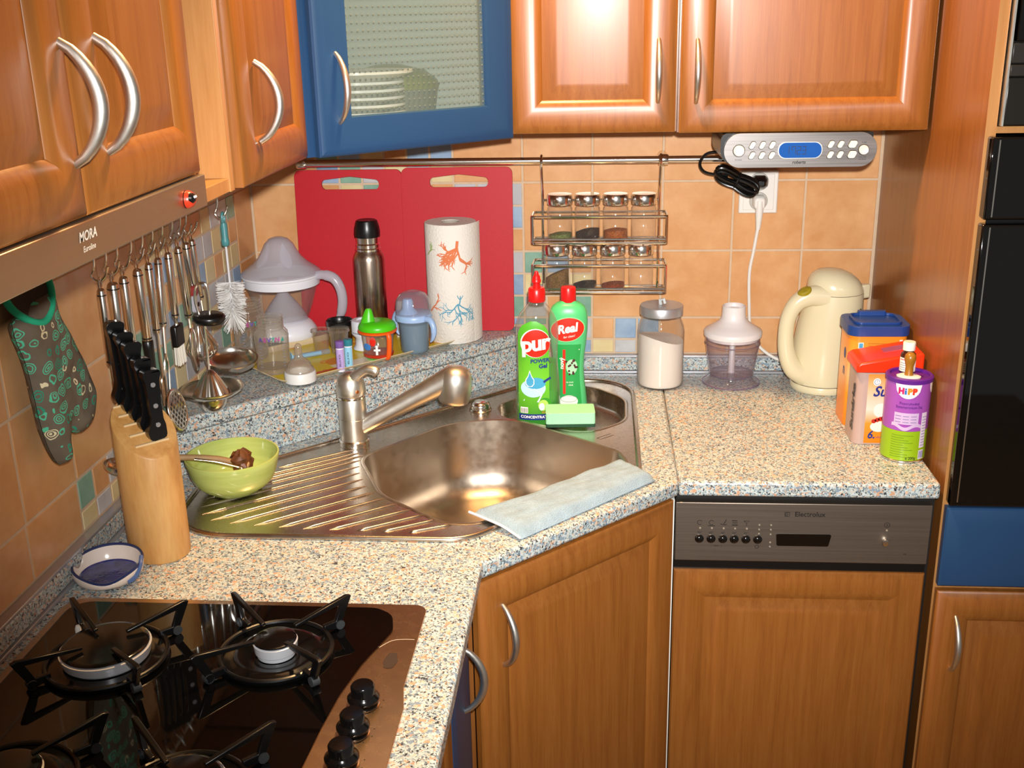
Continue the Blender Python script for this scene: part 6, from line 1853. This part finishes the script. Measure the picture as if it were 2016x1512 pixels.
while x < 0.122:
    z = 0.0
    while z < 0.245:
        if dist_in((x, z)) > 0.0022:
            pin.append(Vector((x, z)))
        z += 0.0046
    x += 0.0046
npo = len(poly)
vv, ee, ff, _a, _b, _c = delaunay_2d_cdt(pin, [(i, (i + 1) % npo) for i in range(npo)], [], 1, 1e-6)
def puff(q):
    d = max(0.0, dist_in((q[0], q[1])))
    return 0.021 * math.sqrt(max(0, 1 - (1 - min(1, d / 0.030)) ** 2)) + 0.0012 * math.sin(q[1] * 140 + q[0] * 40) * min(1, d / 0.02)
mbm = MB()
mbm.add([(0.021 + puff(q), q[0], q[1]) for q in vv], ff)
mbm.add([(0.020 - 0.7 * puff(q), q[0], q[1]) for q in vv], [tuple(reversed(t_)) for t_ in ff])
mbm.build('mitt_body', MIT.m, mt, ang=80, fix=False)
MINT = mat('mint_binding', '2fae84', 0.9, spec=0.1)
c0 = Vector((0.014, -1.0215 - mo.y, 1.298 - mo.z))
cuff = []
for i in range(40):
    a = 2 * PI * i / 40
    # opening of the cuff seen from the front: slanting ring with a dip at the front
    yy = 0.0490 * math.cos(a)
    front_ = max(0.0, -math.sin(a))
    zz = 0.032 * math.sin(a) + 0.010 * math.cos(a) - 0.010 * max(0.0, -math.sin(a)) ** 4
    xx = 0.012 - 0.019 * math.sin(a)
    cuff.append((c0.x + xx - 0.006, c0.y + yy, c0.z + zz))
MB().tube(cuff, 0.0050, 10, closed=True).build('binding', MINT, mt, ang=80)
cc = Vector((c0.x - 0.002, c0.y, c0.z - 0.006))
MB().add([tuple(cc)] + cuff, [(0, 1 + i, 1 + (i + 1) % 40) for i in range(40)]).build('cuff_opening', mat('mitt_lining', '3a3026', 0.95), mt)
MB().tube(bez([(c0.x - 0.010, c0.y + 0.03, c0.z + 0.045), (c0.x - 0.012, c0.y + 0.028, c0.z + 0.07), (c0.x - 0.014, c0.y + 0.024, c0.z + 0.092)], 5), 0.003, 8).build('hanging_loop', MINT, mt)

# hook rail under the hood
hr = thing('hook_rail', 'steel hook rail on the left wall under the extractor hood', 'rail', (0.0, 0.0, 1.31))
RX, RZ = 0.034, 0.0
MB().tube([(RX, -0.893, RZ), (RX, -0.30, RZ)], 0.0055, 12).build('tube', CHROME, hr)
for y in (-0.885, -0.705, -0.31):
    MB().tube([(0.0005, y, RZ), (RX, y, RZ)], [0.009, 0.005], 12).build('bracket', CHROME, hr)
HY = [-0.862, -0.822, -0.783, -0.731, -0.687, -0.646, -0.604, -0.560, -0.522, -0.494, -0.330]
for y in HY:
    z0 = -0.0075
    MB().tube(bez([(RX - 0.007, y, RZ), (RX, y, RZ + 0.0075), (RX + 0.0075, y, RZ), (RX + 0.006, y, z0 - 0.012), (RX + 0.001, y, z0 - 0.024), (RX + 0.010, y, z0 - 0.032), (RX + 0.021, y, z0 - 0.024), (RX + 0.027, y, z0 - 0.010)], 5), 0.0019, 8).build('hook', CHROME, hr)

UX = RX + 0.012            # hanging line of the utensils
UZ = 1.31 - 0.036
DARKR = mat('dark_ring', '141010', 0.4)
def utensil(y, label, name, cat, lean=(0.0, 0.0), hl=0.115, hr_=0.0060, rod=0.10, rr=0.0028):
    """steel tube handle hanging from a loop, thin rod below; local z runs down from the hook"""
    t = thing(name, label, cat, (UX, y, UZ), 0, 'steel utensils on the hook rail', rot=(lean[0], lean[1], 0))
    MB().tube([(0, 0.0045 * math.cos(a), -0.006 + 0.0085 * math.sin(a)) for a in [2 * PI * i / 16 for i in range(16)]], 0.0013, 6, closed=True).build('hanging_loop', UTEN, t)
    MB().lathe([(0, -0.016 - hl), (hr_ * 0.75, -0.016 - hl), (hr_, -0.013 - hl), (hr_, -0.018), (hr_ * 0.7, -0.0145), (0.0015, -0.0135)], 18).build('handle', UTEN, t, ang=50)
    for z in (-0.024, -0.010 - hl):
        MB().lathe([(hr_ + 0.0004, z - 0.001), (hr_ + 0.0006, z), (hr_ + 0.0004, z + 0.001)], 18).build('handle_ring', DARKR, t)
    zb0 = -0.015 - hl
    if rod:
        MB().tube([(0, 0, zb0), (0, 0, zb0 - rod)], rr, 8).build('rod', UTEN, t)
    return t, zb0 - rod
def ladle_bowl(t, z, r, x0=0.0, depth=0.6, tilt=0.0):
    prof = [(0, -r * depth)] + [(r * math.sin(a), -r * depth * math.cos(a)) for a in [PI / 2 * k / 7 for k in range(1, 8)]] + [(r * 0.95, 0.0)] + [(r * 0.95 * math.sin(a), -(r * depth - 0.001) * math.cos(a)) for a in [PI / 2 * k / 7 for k in range(6, 0, -1)]] + [(0, -r * depth + 0.001)]
    return MB().lathe(prof, 36, mtx=Matrix.Translation((x0, 0, z)) @ Matrix.Rotation(tilt, 4, 'Y')).build('bowl', UTEN, t, ang=70)

t, z = utensil(HY[0], 'steel ladle hanging leftmost on the hook rail', 'soup_ladle', 'ladle', rod=0.155)
ladle_bowl(t, z - 0.004, 0.022, -0.012, 0.7, 0.2)
t, z = utensil(HY[1], 'steel handled serving spoon with thick handle behind the knives', 'serving_spoon', 'spoon', hr_=0.0085, hl=0.125, rod=0.06)
MB().ball((0, 0, z - 0.03), 0.022, 18, 10, 1.5, mtx=Matrix.Diagonal((0.25, 1, 1, 1))).build('bowl', UTEN, t, ang=70)
t, z = utensil(HY[2], 'steel slotted turner third from left on the hook rail', 'slotted_turner', 'turner', hr_=0.0068, hl=0.125, rod=0.05)
MB().prism(rrect(-0.035, 0.035, -0.075, 0.0, 0.008, 4), -0.0008, 0.0008, [rrect(-0.022 + 0.016 * k, -0.014 + 0.016 * k, -0.062, -0.014, 0.002, 2) for k in range(3)], mtx=Matrix.Translation((0, 0, z)) @ Matrix(((0, 0, 1, 0), (1, 0, 0, 0), (0, 1, 0, 0), (0, 0, 0, 1)))).build('blade', UTEN, t)
t, z = utensil(HY[3], 'steel handled spatula with long black plastic shaft', 'spatula', 'spatula', lean=(0.03, 0), hr_=0.0072, hl=0.118, rod=0.0)
MB().lathe([(0.004, -0.09), (0.0075, -0.05), (0.0085, -0.012), (0.0088, 0.0), (0.007, 0.002)], 16, c=(0, 0, z)).build('black_shaft', BLACKPLA, t, ang=60)
MB().prism(rrect(-0.022, 0.022, -0.075, 0.0, 0.01, 4), -0.0015, 0.0015, mtx=Matrix.Translation((0, 0, z - 0.085)) @ Matrix(((0, 0, 1, 0), (1, 0, 0, 0), (0, 1, 0, 0), (0, 0, 0, 1)))).build('blade', BLACKPLA, t, bevel=0.001)
t, z = utensil(HY[4], 'slim steel handled fork behind the black shafted spatula', 'meat_fork', 'fork', hr_=0.0056, hl=0.115, rod=0.075)
for s_ in (-1, 1):
    MB().tube(bez([(0, 0, z + 0.002), (0, s_ * 0.007, z - 0.010), (0, s_ * 0.007, z - 0.05)], 5), 0.0018, 8).build('tine', UTEN, t)
t, z = utensil(HY[5], 'steel potato masher with round lattice plate', 'potato_masher', 'masher', lean=(-0.15, -0.02), hr_=0.0056, hl=0.112, rod=0.045)
for s_ in (-1, 1):
    MB().tube(bez([(0, 0, z + 0.002), (0, s_ * 0.008, z - 0.02), (0, s_ * 0.006, z - 0.064)], 5), 0.0017, 8).build('wire', UTEN, t)
pm = Matrix.Translation((0.012, 0, z - 0.096)) @ Matrix.Rotation(math.radians(78), 4, 'Y')
MB().tube([(0.034 * math.cos(a), 0.034 * math.sin(a), 0) for a in [2 * PI * i / 36 for i in range(36)]], 0.0032, 8, closed=True, mtx=pm).build('plate_ring', UTEN, t, ang=80)
for k in range(-3, 4):
    q = 0.0092 * k
    w_ = math.sqrt(0.033 ** 2 - q * q)
    MB().box(-w_, w_, q - 0.0014, q + 0.0014, -0.002, 0.002, mtx=pm @ Matrix.Rotation(PI / 4, 4, 'Z')).build('lattice_bar', UTEN, t)
    MB().box(q - 0.0014, q + 0.0014, -w_, w_, -0.0022, 0.0022, mtx=pm @ Matrix.Rotation(PI / 4, 4, 'Z')).build('lattice_bar', UTEN, t)
t, z = utensil(HY[6], 'pastry brush with black ferrule and pale bristles on the hook rail', 'pastry_brush', 'brush', hr_=0.0056, hl=0.112, rod=0.012)
MB().box(-0.006, 0.006, -0.017, 0.017, z - 0.038, z).build('ferrule', BLACKPLA, t, bevel=0.003)
br = MB()
rb2 = random.Random(4)
for k in range(90):
    x, y = rb2.uniform(-0.004, 0.004), rb2.uniform(-0.014, 0.014)
    br.tube([(x, y, z - 0.036), (x * 1.3, y * 1.05, z - 0.068 - rb2.uniform(0, 0.004))], 0.0007, 4, caps=False)
br.build('bristles', mat('bristle_cream', 'd8d2c4', 0.8), t, kind='stuff')
t, z = utensil(HY[7], 'leaning steel handled spoon with oval bowl on the hook rail', 'tasting_spoon', 'spoon', lean=(0.10, 0), hr_=0.0060, hl=0.128, rod=0.020)
MB().ball((0.004, 0, z - 0.042), 0.0165, 18, 12, 2.6, mtx=Matrix.Diagonal((0.3, 1, 1, 1))).build('bowl', UTEN, t, ang=70)
t, z = utensil(HY[8], 'steel balloon whisk hanging near the corner', 'whisk', 'whisk', lean=(0.10, 0.0), hr_=0.0062, hl=0.118, rod=0.020)
for k in range(7):
    a = PI * k / 7
    ca2, sa2 = math.cos(a), math.sin(a)
    pth = bez([(0.003, 0), (0.010, -0.035), (0.024, -0.070), (0.028, -0.090), (0.018, -0.108), (0.0, -0.114), (-0.018, -0.108), (-0.028, -0.090), (-0.024, -0.070), (-0.010, -0.035), (-0.003, 0)], 5)
    MB().tube([(r_ * ca2, r_ * sa2, z + 0.004 + z_ * 0.74) for r_, z_ in pth], 0.0010, 6).build('whisk_wire', UTEN, t)
t, z = utensil(HY[9], 'steel ladle with wide shallow bowl hanging rightmost on the rail', 'soup_ladle', 'ladle', lean=(0.12, 0), hr_=0.0056, hl=0.112, rod=0.120)
ladle_bowl(t, z + 0.004, 0.049, 0.040, 0.5, 0.10)

# black handled whisk-like sieve pusher: dish with black knob above
sq = thing('lemon_squeezer', 'steel lemon squeezer dish with fluted cone on the ledge', 'lemon squeezer', (0.082, -0.572, ZL + 0.0003))
sq.scale = (1.06, 1.06, 1.04)
MB().lathe([(0, 0), (0.010, 0.0005), (0.018, 0.006), (0.0235, 0.015), (0.0255, 0.024), (0.026, 0.028), (0.024, 0.028), (0.0235, 0.024), (0, 0.003)], 32).build('catch_bowl', UTEN, sq, ang=70)
MB().lathe([(0.0255, 0.0285), (0.040, 0.031), (0.052, 0.039), (0.054, 0.043), (0.0525, 0.0435), (0.040, 0.034), (0.026, 0.0315)], 44).build('dish', UTEN, sq, ang=70)
MB().lathe([(0.030, 0.032), (0.026, 0.040), (0.018, 0.055), (0.011, 0.067), (0.005, 0.074), (0, 0.0755)], 72, flute=(12, 0.07)).build('fluted_cone', UTEN, sq, ang=70)
MB().tube([(0, 0, 0.0756), (0, 0, 0.158)], 0.0024, 8).build('stem', UTEN, sq)
kq2 = MB().lathe([(0, 0.156), (0.022, 0.158), (0.026, 0.163), (0.0265, 0.169), (0.023, 0.173), (0, 0.174)], 32, mtx=Matrix.Translation((0.0, 0, 0)) @ Matrix.Rotation(0.06, 4, 'Y')).build('black_knob', BLACKPLA, sq, ang=50)
MB().tube(bez([(-0.006, 0, 0.173), (-0.010, 0, 0.20), (-0.004, 0, 0.222), (0.010, 0, 0.224), (0.013, 0, 0.205), (0.012, 0, 0.173)], 5), 0.0022, 8).build('wire_bail', UTEN, kq2)

# bag clip hanging by the whisk
cp_ = thing('bag_clip', 'small red and grey clip hooked beside the whisk', 'clip', (0.052, -0.520, 1.135))
MB().prism(fillet([(-0.012, 0.0), (0.010, 0.0), (0.013, 0.024), (0.004, 0.036), (-0.010, 0.030)], 0.005, 3), -0.004, 0.004, mtx=Matrix(((0, 0, 1, 0), (1, 0, 0, 0), (0, 1, 0, 0), (0, 0, 0, 1)))).build('body', mat('clip_grey', 'a9a9b2', 0.4), cp_, bevel=0.002)
MB().prism(fillet([(-0.010, 0.028), (0.006, 0.033), (0.004, 0.050), (-0.006, 0.046)], 0.003, 3), -0.0045, 0.0045, mtx=Matrix(((0, 0, 1, 0), (1, 0, 0, 0), (0, 1, 0, 0), (0, 0, 0, 1)))).build('red_grip', mat('clip_red', '8a2a2a', 0.4), cp_, bevel=0.001)
MB().lathe([(0.0042, 0), (0.0042, 0.001), (0, 0.0014)], 12, mtx=Matrix.Translation((0.0044, 0.0, 0.014)) @ Matrix.Rotation(PI / 2, 4, 'Y')).build('rivet', BLACKPLA, cp_)
MB().tube(bez([(0, -0.002, 0.046), (-0.004, -0.004, 0.08), (-0.008, -0.002, 0.11), (-0.012, 0.0, 0.14)], 4), 0.0009, 6).build('string', mat('string_dark', '2a2420', 0.8), cp_)

# bottle brush
bb_ = thing('bottle_brush', 'white bristle bottle brush with teal handle hanging in the corner', 'brush', (UX + 0.004, HY[10], UZ))
TEAL = mat('teal_plastic', '4d8f92', 0.4)
MB().tube([(0, 0.006 * math.cos(a), -0.004 + 0.010 * math.sin(a)) for a in [2 * PI * i / 18 for i in range(18)]], 0.0026, 8, closed=True).build('hanging_loop', TEAL, bb_)
MB().lathe([(0.0015, -0.060), (0.0075, -0.056), (0.0080, -0.048), (0.0060, -0.042), (0.0066, -0.020), (0.0050, -0.013)], 18).build('handle', TEAL, bb_, ang=60)
MB().tube([(0, 0, -0.058), (0.001, -0.002, -0.205)], 0.0023, 8).build('twisted_shaft', mat('shaft_white', 'd9d9dc', 0.4), bb_)
br = MB()
rb2 = random.Random(9)
for k in range(620):
    tt = rb2.random()
    z = -0.130 - 0.070 * tt
    a = rb2.uniform(0, 2 * PI)
    L_ = 0.0265 + rb2.uniform(-0.002, 0.002)
    down = -0.002 if tt < 0.72 else -0.002 - (tt - 0.72) / 0.28 * 0.030
    LL = L_ if tt < 0.8 else L_ * (1.05 - (tt - 0.8) * 1.8)
    br.tube([(0.002 * math.cos(a), 0.002 * math.sin(a), z), (LL * math.cos(a), LL * math.sin(a), z + down)], 0.00055, 3, caps=False)
br.build('bristles', mat('bristle_white', 'dedcd8', 0.6), bb_, kind='stuff', fix=False)
